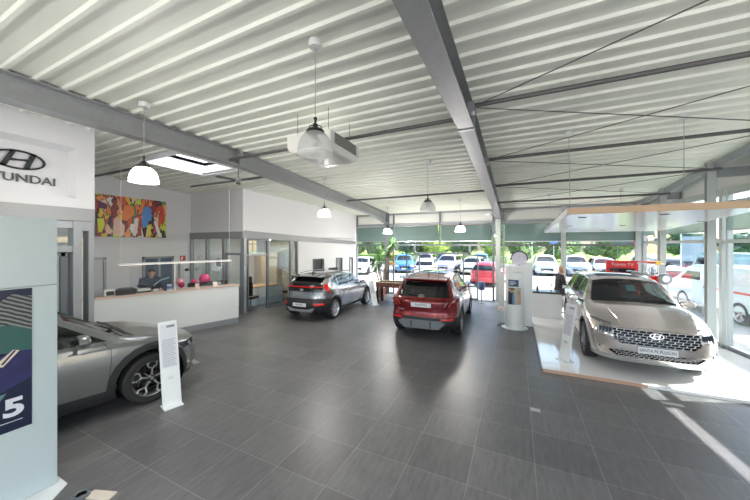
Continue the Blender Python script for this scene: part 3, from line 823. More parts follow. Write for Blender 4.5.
b.box(XL-.3, SK[0], YB-.2, YF+.3, 4.86, 4.95); b.box(SK[1], 5.2, YB-.2, YF+.3, 4.86, 4.95); b.box(SK[0], SK[1], YB-.2, SK[2], 4.86, 4.95); b.box(SK[0], SK[1], SK[3], YF+.3, 4.86, 4.95)
struct('roof_covering', b, M_wall)
b = MB(); x0, x1, y0, y1 = SK; zt = 4.99; z0 = 4.56
b.box(x0-.03,x0,y0,y1,z0,zt); b.box(x1,x1+.03,y0,y1,z0,zt); b.box(x0-.03,x1+.03,y0-.03,y0,z0,zt); b.box(x0-.03,x1+.03,y1,y1+.03,z0,zt)
struct('trim_skylight', b, M_wall)
struct('window_skylight', MB().box(x0+.004,x1-.004,y0+.004,y1-.004,4.965,4.98), SEMI('opal_dome', (.9,.9,.9), .1, .9))
# screws / seams stay in the deck; beams
def ibeam(name, x, ys, h=.34, w=.24, zoff=0, label=None):
    b = MB()
    for i in range(len(ys)-1):
        (ya, ha), (yb, hb) = ys[i], ys[i+1]
        za, zb_ = zd(ya)-.0, zd(yb)-.0
        for lo, hi, ww in ((lambda z,h: z-.015, lambda z,h: z, w), (lambda z,h: z-h, lambda z,h: z-.015, .014), (lambda z,h: z-h-.018, lambda z,h: z-h, w)):
            A = [(x-ww/2,ya,lo(za,ha)),(x+ww/2,ya,lo(za,ha)),(x+ww/2,ya,hi(za,ha)),(x-ww/2,ya,hi(za,ha))]
            B = [(x-ww/2,yb,lo(zb_,hb)),(x+ww/2,yb,lo(zb_,hb)),(x+ww/2,yb,hi(zb_,hb)),(x-ww/2,yb,hi(zb_,hb))]
            b.add(A+B, [(0,1,2,3),(7,6,5,4),(0,4,5,1),(1,5,6,2),(2,6,7,3),(3,7,4,0)])
    # ridge splice plates
    b.box(x-w/2-.005, x+w/2+.005, 4.90, 4.98, zd(4.94)-.37, zd(4.94)-.005)
    for dx in (-.08,.08):
        for dz in (.08,.2,.3): b.tube([(x+dx,4.86,zd(4.94)-dz),(x+dx,5.02,zd(4.94)-dz)], .014, 6)
    return struct(name, b, M_beam)
ibeam('steel_beam', -5.92, [(YB,.34),(4.94,.34),(12.2,.34),(13.8,.50)])
ibeam('steel_beam', -.73, [(YB,.34),(4.94,.34),(12.2,.34),(13.8,.50)])
def hcol(x, y, z1, w=.17, d=.2):
    b = MB(); b.box(x-w/2, x+w/2, y-d/2, y-d/2+.014, 0, z1); b.box(x-w/2, x+w/2, y+d/2-.014, y+d/2, 0, z1); b.box(x-.008, x+.008, y-d/2+.014, y+d/2-.014, 0, z1)
    b.box(x-w/2-.03, x+w/2+.03, y-d/2-.03, y+d/2+.03, 0, .012)
    return b
M_col = P('grey_green_column', (.42,.45,.44), .45, .2)
struct('steel_column', hcol(-5.90, 13.78, zd(13.8), .17), M_dgrey)
struct('steel_column', hcol(-.73, 13.78, zd(13.8), .19), M_col)
for x, y in ((3.95,13.85),(3.96,11.86),(3.96,9.38)): struct('steel_column', hcol(x, y, zd(y)-.02, .15, .13), M_col)
struct('steel_column', hcol(4.05, 6.8, zd(6.8)-.02, .20, .18), M_col)
# edge beam and brackets along the right columns
b = MB(); b.obox((4.05,YB,zd(YB)-.10), (4.05,4.94,zd(4.94)-.10), .06, .16); b.obox((4.05,4.94,zd(4.94)-.10), (4.02,YF,zd(YF)-.10), .06, .16)
struct('edge_beam', b, M_grey)
def GX(y): return 4.15+(14-y)*.098            # line of the right-hand glazing
for y in (13.7, 11.86, 9.38): struct('steel_bracket', MB().box(4.1, GX(y), y+.02, y+.14, zd(y)-.36, zd(y)-.16), M_grey)
M_tube = P('dark_strut', (.10,.10,.10), .5, .3)
for y, z in ((4.45,4.44),(6.8,4.28),(9.1,4.13),(11.5,3.97)): struct('roof_strut', MB().tube([(-.62,y,z),(4.02,y,z-.02)], .032, 8), M_tube)
for y, z in ((4.62,4.36),(9.7,4.12)): struct('roof_strut', MB().tube([(-5.8,y,z),(-.85,y,z)], .032, 8), M_tube)
for y, z, x1 in ((4.12,4.36,-8.7),(6.2,4.36,-8.8)): struct('roof_strut', MB().tube([(-6.0 if y > 5 else -8.7,y,z),(XL if y < 6 else -9.6,y,z)], .032, 8), M_tube)
nodes = [(2.0,4.5),(4.45,4.42),(6.8,4.26),(9.1,4.11),(11.5,3.95),(13.7,3.85)]
for i in range(len(nodes)-1):
    (ya, za), (yb, zb_) = nodes[i], nodes[i+1]
    struct('bracing_rod', MB().tube([(-.6,ya,za),(3.98,yb,zb_)], .008, 6), M_tube)
    struct('bracing_rod', MB().tube([(-.6,yb,zb_),(3.98,ya,za)], .007, 6), M_tube)
for y, z in nodes[1:4]: struct('bracing_plate', MB().box(-.64,-.54,y-.07,y+.07,z-.09,z+.06), M_grey)

# ---- far facade
b = MB()
FX = [-7.74,-5.72,-3.26,-.90,-.55,1.70,4.15]
Yf = YF
struct('trim_1', MB().box(-7.78, 4.2, Yf-.04, Yf+.05, 3.40, 3.52), M_grey)
struct('trim_2', MB().box(-7.78, 4.2, Yf-.03, Yf+.05, 3.95, 4.06), M_grey)
struct('wall_far_fascia', MB().box(-7.78, 4.2, Yf+.05, Yf+.12, 3.50, 4.3), P('fascia_panel', (.62,.63,.60), .6))
struct('trim_3', MB().box(-7.78, 4.2, Yf-.035, Yf+.035, 2.41, 2.49), M_dgrey)
n = 0
for x, w in ((-7.74,.09),(-5.62,.06),(-.93,.08),(-.52,.07),(1.68,.16),(4.14,.10)):
    n += 1; struct('mullion_%d' % n, MB().box(x-w/2, x+w/2, Yf-.06, Yf+.04, 0 if x > 9 else 0, 4.0), M_dgrey if x < -.6 else M_col)
struct('mullion_7', MB().box(-3.31,-3.24, Yf-.05, Yf+.04, 2.45, 4.0), M_dgrey)
def pane(name, x0, x1, z0, z1, y=Yf, m=None):
    return struct(name, MB().box(x0, x1, y-.004, y+.004, z0, z1), m or M_glass)
k = 0
for x0, x1 in ((-7.70,-5.65),(-5.59,-3.31),(-3.24,-.97),(-.89,-.55),(-.49,1.6),(1.76,4.09)):
    k += 1; pane('window_%d' % k, x0, x1, 2.49, 3.40)
for x0, x1 in ((-7.70,-5.65),(-.89,-.55),(-.49,1.6),(1.76,4.09)):
    k += 1; pane('window_%d' % k, x0, x1, .06, 2.41)
    struct('window_sill', MB().box(x0, x1, Yf-.04, Yf+.04, 0, .06), M_grey)
# entrance with sliding leaves
struct('trim_4', MB().box(-4.56,-1.90, Yf-.05, Yf+.04, 2.02, 2.10), M_dgrey)
for x in (-4.56,-1.97): struct('trim_5', MB().box(x, x+.07, Yf-.05, Yf+.04, 2.0, 2.45), M_dgrey)
k += 1; pane('window_%d' % k, -5.59, -4.50, .05, 2.40); k += 1; pane('window_%d' % k, -1.90, -.97, .05, 2.40)
k += 1; pane('window_%d' % k, -4.49, -1.98, 2.11, 2.40)
def leaf(i, x0, x1, y):
    b = MB(); f = .055
    b.box(x0,x0+f,y-.02,y+.02,.01,2.02); b.box(x1-f,x1,y-.02,y+.02,.01,2.02); b.box(x0,x1,y-.02,y+.02,.01,.08); b.box(x0,x1,y-.02,y+.02,1.97,2.02)
    o = struct('door_%d' % i, b, M_dgrey)
    struct('door_glass', MB().box(x0+f, x1-f, y-.004, y+.004, .08, 1.97), M_glass, parent=o)
    return o
leaf(1, -4.92, -4.22, Yf-.1); leaf(2, -2.22, -1.55, Yf-.1)
struct('trim_6', MB().box(-5.59,-.97, Yf-.04, Yf+.04, 0, .02), M_grey)
# roller screens inside the upper panes
M_blind = SEMI('green_grey_screen', (.17,.23,.215), .22, .40)
def blind(label, a, bb, z0, z1, off=.08):
    a = Vector(a); bb = Vector(bb); d = (bb-a).normalized(); r = Vector((-d.y, d.x, 0))*off
    t = root('roller_blind', ((a+bb)/2).to_tuple(), 0, label, 'blind', None)
    mid = (a+bb)/2; A = a-mid+r; B = bb-mid+r
    MB().obox((A.x,A.y,(z0+z1)/2), (B.x,B.y,(z0+z1)/2), .006, z1-z0).build('screen', M_blind, t, smooth=False)
    MB().obox((A.x,A.y,z0), (B.x,B.y,z0), .03, .035).build('bottom_rail', M_silver, t)
    MB().tube([(A.x,A.y,z1),(B.x,B.y,z1)], .035, 8).build('roller', M_silver, t)
    return t
blind('grey green roller blind in the far window nearest the white wall with the doors', (-7.66,Yf,0), (-5.7,Yf,0), 2.62, 3.38, -.10)
blind('grey green roller blind left of centre above the glass entrance doors', (-5.55,Yf,0), (-3.34,Yf,0), 2.62, 3.38, -.10)
blind('grey green roller blind right of centre above the glass entrance doors', (-3.20,Yf,0), (-1.0,Yf,0), 2.62, 3.38, -.10)
blind('grey green roller blind in the far window behind the round white sign totem', (-.46,Yf,0), (1.58,Yf,0), 2.60, 3.36, -.10)
blind('grey green roller blind in the far window above the white counter and red screen', (1.78,Yf,0), (4.05,Yf,0), 2.60, 3.36, -.10)

# ---- right-hand glazing, slightly splayed
def rbox(name, y0, y1, z0, z1, w, m, dx=0, parent=None):
    b = MB().obox((GX(y0)+dx, y0, (z0+z1)/2), (GX(y1)+dx, y1, (z0+z1)/2), w, z1-z0); return struct(name, b, m, parent=parent)
YS = 7.0
rbox('trim_7', YS-14, 14, 3.64, 3.80, .10, M_col); rbox('trim_8', YS-14, 14, 2.50, 2.585, .09, M_col); rbox('trim_9', YS, 14, 0, .07, .10, M_grey)
rbox('wall_right_fascia', YS-14, 14, 3.80, 4.75, .06, P('fascia_panel', (.62,.63,.60), .6), .08)
for i, (y, w) in enumerate(((13.9,.10),(12.95,.07),(10.18,.13),(9.98,.06),(7.04,.10))):
    struct('mullion_%d' % (10+i), MB().box(GX(y)-.05, GX(y)+.05, y-w/2, y+w/2, 0, 3.8), M_col)
ysp = [14, 12.95, 10.18, 9.98, 7.04]
for i in range(4):
    k += 1; rbox('window_%d' % k, ysp[i+1]+.06, ysp[i]-.05, .07, 2.50, .008, M_glass)
    k += 1; rbox('window_%d' % k, ysp[i+1]+.06, ysp[i]-.05, 2.585, 3.64, .008, M_glass)
blind('grey green roller blind on the right side nearest the far corner', (GX(13.8),13.8,0), (GX(13.05),13.05,0), 2.80, 3.46, -.08)
blind('grey green roller blind on the right side between the two pale columns', (GX(12.85),12.85,0), (GX(10.3),10.3,0), 2.80, 3.46, -.08)
blind('grey green roller blind on the right side nearest the camera', (GX(9.9),9.9,0), (GX(7.1),7.1,0), 2.80, 3.46, -.08)
# unseen solid wall added to block sun from the floor, slot of light above
YE = 2.6  # unseen side left open past this point so sun brightens the ceiling
b = MB(); b.obox((GX(YS),YS,1.29), (GX(YE),YE,1.29), .12, 2.58); struct('wall_right_sun_blocker', b, M_wall)
b = MB(); b.obox((GX(YS),YS,3.24), (GX(YE),YE,3.24), .10, .80); struct('wall_right_sun_blocker_upper', b, M_wall)
for i, y in enumerate((2.4,-.4,-3.2,-6.0)): struct('mullion_%d' % (40+i), MB().box(GX(y)-.05, GX(y)+.05, y-.06, y+.06, 0, 3.8), M_col)

# ---- left side: painting wall, office block, white wall
struct('wall_left', MB().box(XL-.15, XL, 1.0, 14, 0, 5), P('white_brick', (.64,.645,.66), .8, bump=.15, bscale=25))
struct('wall_left_rear', MB().box(XL-.15, XL, YB, 1.0, 0, 5), M_wall)
A = Vector((-8.95,7.70,0)); Bp = Vector((-7.74,14.0,0)); D = (Bp-A).normalized(); Nn = Vector((D.y,-D.x,0))
def al(s, z=0, off=0): p = A+D*s+Nn*off; return (p.x, p.y, z)
LEN = (Bp-A).length; SG = 2.45          # glazing up to SG along the office side
def wbox(name, s0, s1, z0, z1, w, m, off=0, parent=None):
    b = MB().obox(al(s0,(z0+z1)/2,off), al(s1,(z0+z1)/2,off), w, z1-z0); return struct(name, b, m, parent=parent)
struct('wall_office_upper', MB().box(XL, -8.93, 7.66, 7.78, 2.90, 4.9), M_wall)
wbox('wall_office_side_upper', 0, LEN, 2.75, 4.9, .10, M_wall, -.05)
# white wall with three openings
ops = [(3.30,3.98),(4.80,5.25),(5.78,6.08)]
b = MB(); s = SG
for s0, s1 in ops:
    b.obox(al(s,1.4,-.05), al(s0,1.4,-.05), .10, 2.8); b.obox(al(s0,2.3,-.05), al(s1,2.3,-.05), .10, 1.0); s = s1
b.obox(al(s,1.4,-.05), al(LEN,1.4,-.05), .10, 2.8)
struct('wall_office_side', b, M_wall)
for i, (s0, s1) in enumerate(ops):
    b = MB(); f = .035
    b.obox(al(s0,.9,.0), al(s0+f,.9,.0), .06, 1.8); b.obox(al(s1-f,.9,.0), al(s1,.9,.0), .06, 1.8); b.obox(al(s0,1.8,.0), al(s1,1.8,.0), .06, .04)
    o = struct('door_%d' % (3+i), b, M_dgrey)
    b = MB().obox(al(s0+f,.89,-.09), al(s1-f,.89,-.09), .03, 1.76)
    struct('door_leaf', b, [P('dark_doorway', (.03,.03,.035), .5), M_grey, P('pale_door', (.5,.52,.54), .5)][i], parent=o)
# sloping grey band along the side, level band over the office front
b = MB()
def bandpt(s): return 2.98-(2.98-2.64)*s/LEN, 2.69-(2.69-2.48)*s/LEN
for s0, s1 in ((0,LEN),):
    t0, l0 = bandpt(s0); t1, l1 = bandpt(s1)
    q = [al(s0,l0,0), al(s0,t0,0), al(s1,t1,0), al(s1,l1,0)]; q2 = [al(s0,l0,.04), al(s0,t0,.04), al(s1,t1,.04), al(s1,l1,.04)]
    b.add(q+q2, [(0,1,2,3),(7,6,5,4),(0,4,5,1),(1,5,6,2),(2,6,7,3),(3,7,4,0)])
struct('trim_10', b, M_band)
struct('trim_11', MB().box(XL, -8.91, 7.62, 7.70, 2.69, 2.94), M_band)
# office glazing frames
n = 20
for x, w in ((-11.86,.09),(-10.90,.10),(-9.94,.12),(-8.93,.17)):
    struct('mullion_%d' % n, MB().box(x-w/2, x+w/2, 7.63, 7.75, 0, 2.70), M_grey); n += 1
for x0, x1 in ((-11.81,-10.95),(-10.85,-10.0)):
    k += 1; struct('window_%d' % k, MB().box(x0, x1, 7.685, 7.695, .05, 2.69), M_offglass)
struct('trim_12', MB().box(-11.8,-10.0,7.66,7.72,0,.06), M_grey)
o = struct('door_6', MB().box(-9.88,-9.02,7.67,7.73,2.08,2.16).box(-9.88,-9.80,7.67,7.73,0,2.1).box(-9.10,-9.02,7.67,7.73,0,2.1).box(-9.8,-9.1,7.67,7.73,0,.12), M_grey)
struct('door_glass', MB().box(-9.80,-9.10,7.695,7.705,.12,2.08), M_offglass, parent=o)
struct('door_handle', MB().tube([(-9.16,7.64,.9),(-9.16,7.64,1.2)], .015, 8), M_chrome, parent=o)
k += 1; struct('window_%d' % k, MB().box(-9.86,-9.02,7.695,7.705,2.16,2.69), M_offglass)
for s, w in ((.16,.05),(.98,.07),(2.06,.06),(2.42,.05)):
    wbox('mullion_%d' % n, s-w/2, s+w/2, 0, 2.70, .09, M_dgrey); n += 1
for s0, s1 in ((1.02,2.03),(2.09,2.40)):
    k += 1; wbox('window_%d' % k, s0, s1, .06, 2.66, .008, M_offglass)
k += 1; wbox('window_%d' % k, .19, .94, 2.10, 2.66, .008, M_offglass)
wbox('trim_13', 0, .98, 2.05, 2.10, .07, M_grey); wbox('trim_14', .98, SG, 0, .06, .07, M_dgrey)
wbox('trim_15', .0, .98, 2.62, 2.70, .08, M_dgrey)
# room behind the office glass
struct('wall_office_back', MB().box(XL, -8.0, 13.2, 13.3, 0, 2.9), P('beige_wall', (.62,.56,.46), .8))
struct('ceiling_office', MB().add([(XL,7.7,2.9),(-8.95,7.7,2.9),(-7.9,13.3,2.78),(XL,13.3,2.78),(XL,7.7,2.95),(-8.95,7.7,2.95),(-7.9,13.3,2.83),(XL,13.3,2.83)], [(0,1,2,3),(7,6,5,4),(0,4,5,1),(1,5,6,2),(2,6,7,3),(3,7,4,0)]), M_wall)
for y in (9.2,): o = tag(MB().box(-10.6,-9.4,y-.3,y+.3,2.74,2.80).build('ceiling_panel_light', P('panel_light', (1,1,1), .5, emit=(1,.93,.82), es=7)), 'square ceiling light panel inside the glass office', 'lamp')
struct('partition_office', MB().box(XL, -9.3, 10.9, 11.0, 0, 2.85), P('beige_wall', (.62,.56,.46), .8))

# ---- white portal wall with the logo, left of the reception
PX = -7.40; PY = 2.88
b = MB()
b.box(PX-.28, PX, YB, PY, 3.14, 4.72) if False else None
ry0, ry1, rz0, rz1 = -1.2, 2.63, 3.32, 4.26     # recess
b.box(PX-.28, PX-.12, YB, PY, 2.92, 4.72)
b.box(PX-.12, PX, ry1, PY, 3.14, 4.72); b.box(PX-.12, PX, YB, ry1, rz1, 4.72); b.box(PX-.12, PX, YB, ry1, 3.14, rz0); b.box(PX-.12, PX, YB, ry0, rz0, rz1)
b.add([(PX,ry1,rz0),(PX,ry1,rz1),(PX-.12,ry1-.09,rz1-.09),(PX-.12,ry1-.09,rz0+.05)], [(0,1,2,3)])
b.add([(PX,ry1,rz1),(PX,ry0,rz1),(PX-.12,ry0,rz1-.09),(PX-.12,ry1-.09,rz1-.09)], [(0,1,2,3)])
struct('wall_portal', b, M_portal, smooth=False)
struct('trim_16', MB().box(PX-.28, PX+.012, YB, PY, 2.90, 3.14), M_band)
b = MB(); b.box(PX-.25,PX-.02,2.58,2.70,0,2.90); b.box(PX-.25,PX-.02,2.80,PY,0,2.90); b.box(PX-.25,PX-.02,2.70,2.80,2.72,2.90)
b.box(PX-.2,PX-.05,1.1,2.6,2.76,2.90); b.box(PX-.2,PX-.05,1.1,2.6,2.32,2.44); b.box(PX-.2,PX-.05,1.1,1.2,0,2.9)
struct('trim_17', b, M_grey)
k += 1; struct('window_%d' % k, MB().box(PX-.135,PX-.127,2.70,2.80,.05,2.72), M_glass)
k += 1; struct('window_%d' % k, MB().box(PX-.135,PX-.127,1.2,2.58,2.44,2.76), M_glass)
o = struct('door_7', MB().box(PX-.18,PX-.10,2.44,2.53,0,2.32).box(PX-.18,PX-.10,2.22,2.30,0,2.32).box(PX-.18,PX-.10,1.25,1.33,0,2.32).box(PX-.18,PX-.10,1.3,2.5,2.24,2.32).box(PX-.18,PX-.10,1.3,2.5,0,.1), M_dgrey)
struct('door_glass', MB().box(PX-.145,PX-.137,1.33,2.44,.1,2.24), M_glass, parent=o)
struct('door_handle', MB().tube([(PX-.06,2.40,.95),(PX-.06,2.40,1.25)], .014, 8), M_chrome, parent=o)
struct('wall_portal_rear', MB().box(PX-.28, PX, YB, 1.1, 0, 2.9), M_white)
# doors and window in the painting wall
def wall_opening(i, y0, y1, z1, leafm, z0=0):
    b = MB(); f = .07
    b.box(XL, XL+.06, y0, y0+f, z0, z1); b.box(XL, XL+.06, y1-f, y1, z0, z1); b.box(XL, XL+.06, y0, y1, z1-f, z1)
    o = struct('door_%d' % i, b, M_grey)
    struct('door_leaf', MB().box(XL+.0, XL+.03, y0+f, y1-f, z0, z1-f), leafm, parent=o)
    return o
wall_opening(8, 4.35, 4.90, 2.06, P('pale_door', (.5,.52,.54), .5))
o = wall_opening(9, 5.94, 6.98, 2.03, P('slate_blue_pane', (.10,.13,.19), .15))
struct('door_bar', MB().box(XL+.03, XL+.07, 6.42, 6.50, 0, 1.98), M_grey, parent=o)
# ---- white display platform
b = MB(); x0, x1, y0, y1 = .45, 4.0, 6.62, 13.3
struct('platform', MB().box(x0, x1-.1, y0, y1, 0.001, .05), P('white_platform', (.87,.86,.84), .12, coat=.4))
struct('trim_18', MB().box(x0-.012, 2.02, y0-.02, y0, 0, .056), M_copper); struct('trim_19', MB().box(x0-.02, x0, y0-.02, y1, 0, .056), M_grey)
# ------------------------------------------------------------------ things in the room
def T(name, loc, rz, label, cat, group=None): return root(name, loc, rz, label, cat, group)
M_gl_lamp = SEMI('prismatic_glass', (.72,.74,.74), .42, .6)
def opal(name, col, es):
    m = SEMI(name, (.50,.46,.44), .12, .6); nt = m.node_tree; o = [n for n in nt.nodes if n.type == 'OUTPUT_MATERIAL'][0]
    src = o.inputs[0].links[0].from_socket; e = nt.nodes.new('ShaderNodeEmission'); e.inputs[0].default_value = (*col, 1); e.inputs[1].default_value = es
    a = nt.nodes.new('ShaderNodeAddShader'); nt.links.new(src, a.inputs[0]); nt.links.new(e.outputs[0], a.inputs[1]); nt.links.new(a.outputs[0], o.inputs[0]); return m
M_lit = opal('lit_opal_glass', (1,.84,.78), .16)
M_bulb = P('bulb', (1,1,1), .5, emit=(1,.9,.82), es=3)
def pendant(x, y, zb, lit, label, power=0):
    zt = zd(y)
    t = T('pendant_lamp', (x, y, zb), 0, label, 'lamp', None); r = .19
    prof = [(r*math.cos(a)**.8 if a < 1.5 else .03, .235*math.sin(a)) for a in [0.02+1.30*i/9 for i in range(10)]]
    prof = [(r*1.03,-.012),(r*1.0,.0)] + prof + [(.05,.235)]
    b = MB().lathe(prof, n=36)
    b.build('lamp_shade', M_lit if lit else M_gl_lamp, t)
    b = MB().lathe([(.001,.31),(.028,.31),(.032,.262),(.075,.255),(.095,.238),(.098,.215),(.075,.210),(.001,.210)], n=20)
    for k in range(4):
        a = PI/2*k+.5; b.tube([(.07*math.cos(a),.07*math.sin(a),.25),(.06*math.cos(a),.06*math.sin(a),.29),(.03*math.cos(a),.03*math.sin(a),.30)], .006, 5)
    b.tube([(0,0,.30),(0,0,.37)], .012, 6); b.ball((0,0,.37), .022, n=8); b.build('lamp_holder', M_black, t)
    MB().tube([(0,0,.4),(0,0,zt-zb-.06)], .005, 5).build('cable', P('grey_cable', (.35,.35,.34), .6), t)
    MB().lathe([(.001,0),(.065,0),(.07,.01),(.07,.07),(.001,.07)], c=(0,0,zt-zb-.075), n=20).build('ceiling_mount', M_white, t)
    MB().ball((0,0,.13), .045, .045, .06, 12).build('bulb', M_bulb if lit else M_silver, t)
    if power:
        l = bpy.data.lights.new('lamp', 'POINT'); l.energy = power; l.shadow_soft_size = .12; l.color = (1,.95,.90)
        o = bpy.data.objects.new('lamp_light', l); COL.objects.link(o); o.location = (x, y, zb-.10)
    return t
PW = 110
pendant(-5.20, 2.62, 3.43, 1, 'lit bell-shaped pendant lamp hanging nearest the logo wall at the left', PW*.5)
pendant(-1.96, 2.62, 3.44, 0, 'large clear glass bell pendant lamp hanging in front of the ceiling air unit', 0)
pendant(-5.24, 7.45, 3.31, 1, 'lit bell pendant lamp above the black-roofed grey crossover', PW*.8)
pendant(-1.96, 7.10, 3.28, 0, 'clear glass bell pendant lamp above the red SUV', 0)
pendant(-5.24, 12.3, 2.97, 1, 'small lit bell pendant lamp beside the palm-like plant at the far windows', PW)
pendant(-1.96, 11.7, 2.97, 1, 'small lit bell pendant lamp near the entrance, right of the red SUV roof', PW)
# unseen pendant lamps added behind the camera to fill the hall with light
for x in (-5.24,-1.96,1.6):
    for y in (-2.2,):
        pendant(x, y, 3.43, 1, {-5.24:'left', -1.96:'middle', 1.6:'right'}[x]+' lit bell pendant lamp, unseen, added for fill light', PW)
# air conditioning cassette
t = T('air_conditioner', (-3.02, 4.30, 3.94), R(2), 'white ceiling air conditioning unit with louvred side, behind the clear lamp', 'air conditioner')
M_ac = P('ivory_plastic', (.74,.74,.70), .4)
b = MB().prism([(-.42,.30),(-.42,.10),(-.36,.03),(-.22,0),(.22,0),(.36,.03),(.42,.10),(.42,.30)], -.48, .48, 'xz'); b.build('housing', M_ac, t, bevel=.012)
b = MB()
for k in range(6): b.box(.42,.432,-.36,.36,.115+.03*k,.130+.03*k)
b.build('side_louvres', P('louvre_dark', (.12,.12,.12), .5), t)
b = MB()
for k in range(13): b.box(-.30+.05*k-.008,-.30+.05*k+.008,-.38,.38,-.006,.004)
b.build('bottom_grille', P('louvre_grey', (.36,.36,.35), .5), t)
b = MB()
for sx in (-.3,.3):
    for sy in (-.35,.35): b.tube([(sx,sy,.28),(sx,sy,zd(4.3)-3.94)], .004, 6)
b.build('hanger_rods', M_tube, t)
# ceiling fans
def fan(x, y, z, rad, m, label, rot):
    t = T('ceiling_fan', (x,y,z), rot, label, 'fan')
    MB().lathe([(.001,-.05),(.05,-.05),(.08,-.02),(.08,.05),(.03,.08),(.001,.08)], n=20).build('motor', M_silver, t)
    MB().tube([(0,0,.07),(0,0,zd(y)-z-.0)], .013, 8).build('down_rod', m, t)
    for k in range(3):
        b = MB().prism([(.08,-.03),(rad*.35,-.05),(rad,-.06),(rad,.06),(rad*.35,.05),(.08,.03)], -.006, .006)
        b.xf(Matrix.Rotation(.22, 4, 'X')); o = b.build('blade', m, t); o.rotation_euler = (0,0,2*PI*k/3)
fan(-6.42, 5.36, 4.10, .55, P('fan_dark', (.10,.10,.10), .5), 'dark three-bladed ceiling fan under the left roof beam', .35)
fan(-.76, 10.9, 3.52, .42, M_white, 'white three-bladed ceiling fan under the middle roof beam', .2)
# hanging canopy above the platform
t = T('hanging_canopy', (0,0,2.88), 0, 'suspended white canopy with light wood edge and downlights above the silver SUV', 'canopy')
q = [(.65,4.95),(2.62,4.95),(3.96,12.0),(.87,12.0)]
MB().prism(q, .0, .07).build('panel', P('gloss_white_panel', (.80,.80,.80), .18), t)
MB().prism([(.64,4.925),(2.64,4.925),(2.64,4.95),(.64,4.95)], -.004, .082).build('front_edge', M_wood, t)
MB().obox((.645,4.95,.04), (.865,12.0,.04), .02, .09).build('side_edge', M_grey, t)
for x, y in ((.92,5.6),(1.08,8.0),(1.25,10.7),(1.87,5.5),(2.1,8.3),(2.3,10.9),(3.0,7.4),(3.3,9.5)):
    MB().lathe([(.001,-.004),(.045,-.004),(.055,-.006),(.06,.002)], c=(x,y,0), n=16).build('downlight', M_black, t)
for x, y, tx, ty in ((.9,6.6,.86,6.5),(1.0,11.6,.98,11.6),(2.4,6.4,2.4,6.4),(2.9,11.6,2.9,11.6)):
    MB().tube([(x,y,.07),(tx,ty,zd(ty)-2.9)], .005, 5).build('wire', P('grey_cable', (.35,.35,.34), .6), t)
    MB().box(tx-.05,tx+.05,ty-.03,ty+.03,zd(ty)-2.98,zd(ty)-2.88).build('wire_anchor', M_white, t)
for x, y in ((.75,5.6),(.80,7.2),(.84,9.0)): MB().tube([(x,y,.07),(x,y,.22)], .008, 6).build('eye_bolt', M_dgrey, t)
# ---- price stands: leaning panel on a base plate
def stand(loc, rz, h, w, lean, label, logo=True):
    t = T('price_stand', loc, rz, label, 'sign'); m = P('stand_white', (.70,.73,.74), .3)
    MB().box(-.12,.10,-w/2,w/2,0,.012).build('base_plate', m, t)
    Mx = Matrix.Rotation(-lean, 4, 'Y')
    b = MB().box(-.012,.012,-w/2,w/2,.01,h).xf(Mx); b.build('panel', m, t, bevel=.004)
    b = MB().box(.0125,.0135,-w/2+.02,w/2-.02,h*.45,h-.04).xf(Mx); b.build('price_sheet', P('sheet', (.60,.62,.68), .35), t)
    b = MB(); b.box(.0137,.0145,-.02,w/2-.035,h-.095,h-.062)
    for k in range(16): b.box(.0137,.0143,-w/2+.035,w/2-.035-.05*((k*7)%3)*w,h*.47+.026*k,h*.47+.026*k+.007)
    b.xf(Mx); b.build('print', P('print_grey', (.20,.22,.26), .6), t)
    if logo: emblem(t, Mx @ frame((.0125,0,h*.33), (0,1,0), (0,0,1)), w*.16, M_silver)
    return t
stand((-4.74,2.77,0), R(-14), 1.27, .25, .19, 'tall white price stand leaning beside the front wheel of the matt grey hatchback')
stand((-5.22,10.98,0), R(-25), 1.02, .27, .30, 'white leaning price stand at the nose of the black-roofed crossover')
stand((.88,7.28,.05), R(212), 1.18, .27, .15, 'slim white price stand on the platform beside the silver SUV')
# ---- near left white totem with poster
t = T('display_totem', (-4.26,0,0), 0, 'tall white display wall at the left edge with a dark blue poster', 'display stand')
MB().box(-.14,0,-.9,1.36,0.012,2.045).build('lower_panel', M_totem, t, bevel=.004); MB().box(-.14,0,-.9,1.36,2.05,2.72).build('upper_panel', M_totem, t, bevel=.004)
MB().prism([(-.2,-.95),(.28,-.95),(.28,1.20),(.10,1.40),(-.2,1.40)], 0, .012).build('floor_plate', P('stand_white', (.70,.73,.74), .3), t)
M_pn = P('poster_navy', (.006,.012,.035), .25)
po = MB().box(0,.006,-.75,1.18,.715,2.035).build('poster', M_pn, t)
px = .0065
def flat(name, poly, m, par, x0, x1): MB().prism(poly, x0, x1, 'yz').build(name, m, par)
# knitted and striped cloth, sleeve, floor of the poster picture
def stripes(n1, c1, c2, sc, rot):
    m = bpy.data.materials.new(n1); m.use_nodes = True; nt = m.node_tree; b = nt.nodes['Principled BSDF']
    tc = nt.nodes.new('ShaderNodeTexCoord'); mp = nt.nodes.new('ShaderNodeMapping'); mp.inputs['Rotation'].default_value = rot
    wv = nt.nodes.new('ShaderNodeTexWave'); wv.inputs['Scale'].default_value = sc; wv.inputs['Distortion'].default_value = 2; wv.bands_direction = 'Z'
    cr = nt.nodes.new('ShaderNodeValToRGB'); cr.color_ramp.elements[0].color = (*c1,1); cr.color_ramp.elements[1].color = (*c2,1); cr.color_ramp.elements[0].position = .45; cr.color_ramp.elements[1].position = .55
    nt.links.new(tc.outputs['Object'], mp.inputs[0]); nt.links.new(mp.outputs[0], wv.inputs[0]); nt.links.new(wv.outputs[0], cr.inputs[0]); nt.links.new(cr.outputs[0], b.inputs['Base Color']); return m
flat('striped_cloth', [(.7,1.62),(1.18,1.60),(1.18,1.96),(1.05,1.99),(.9,1.86),(.7,1.74)], stripes('striped_knit', (.012,.016,.02), (.16,.17,.17), 9, (.5,0,0)), po, .0062, .0072)
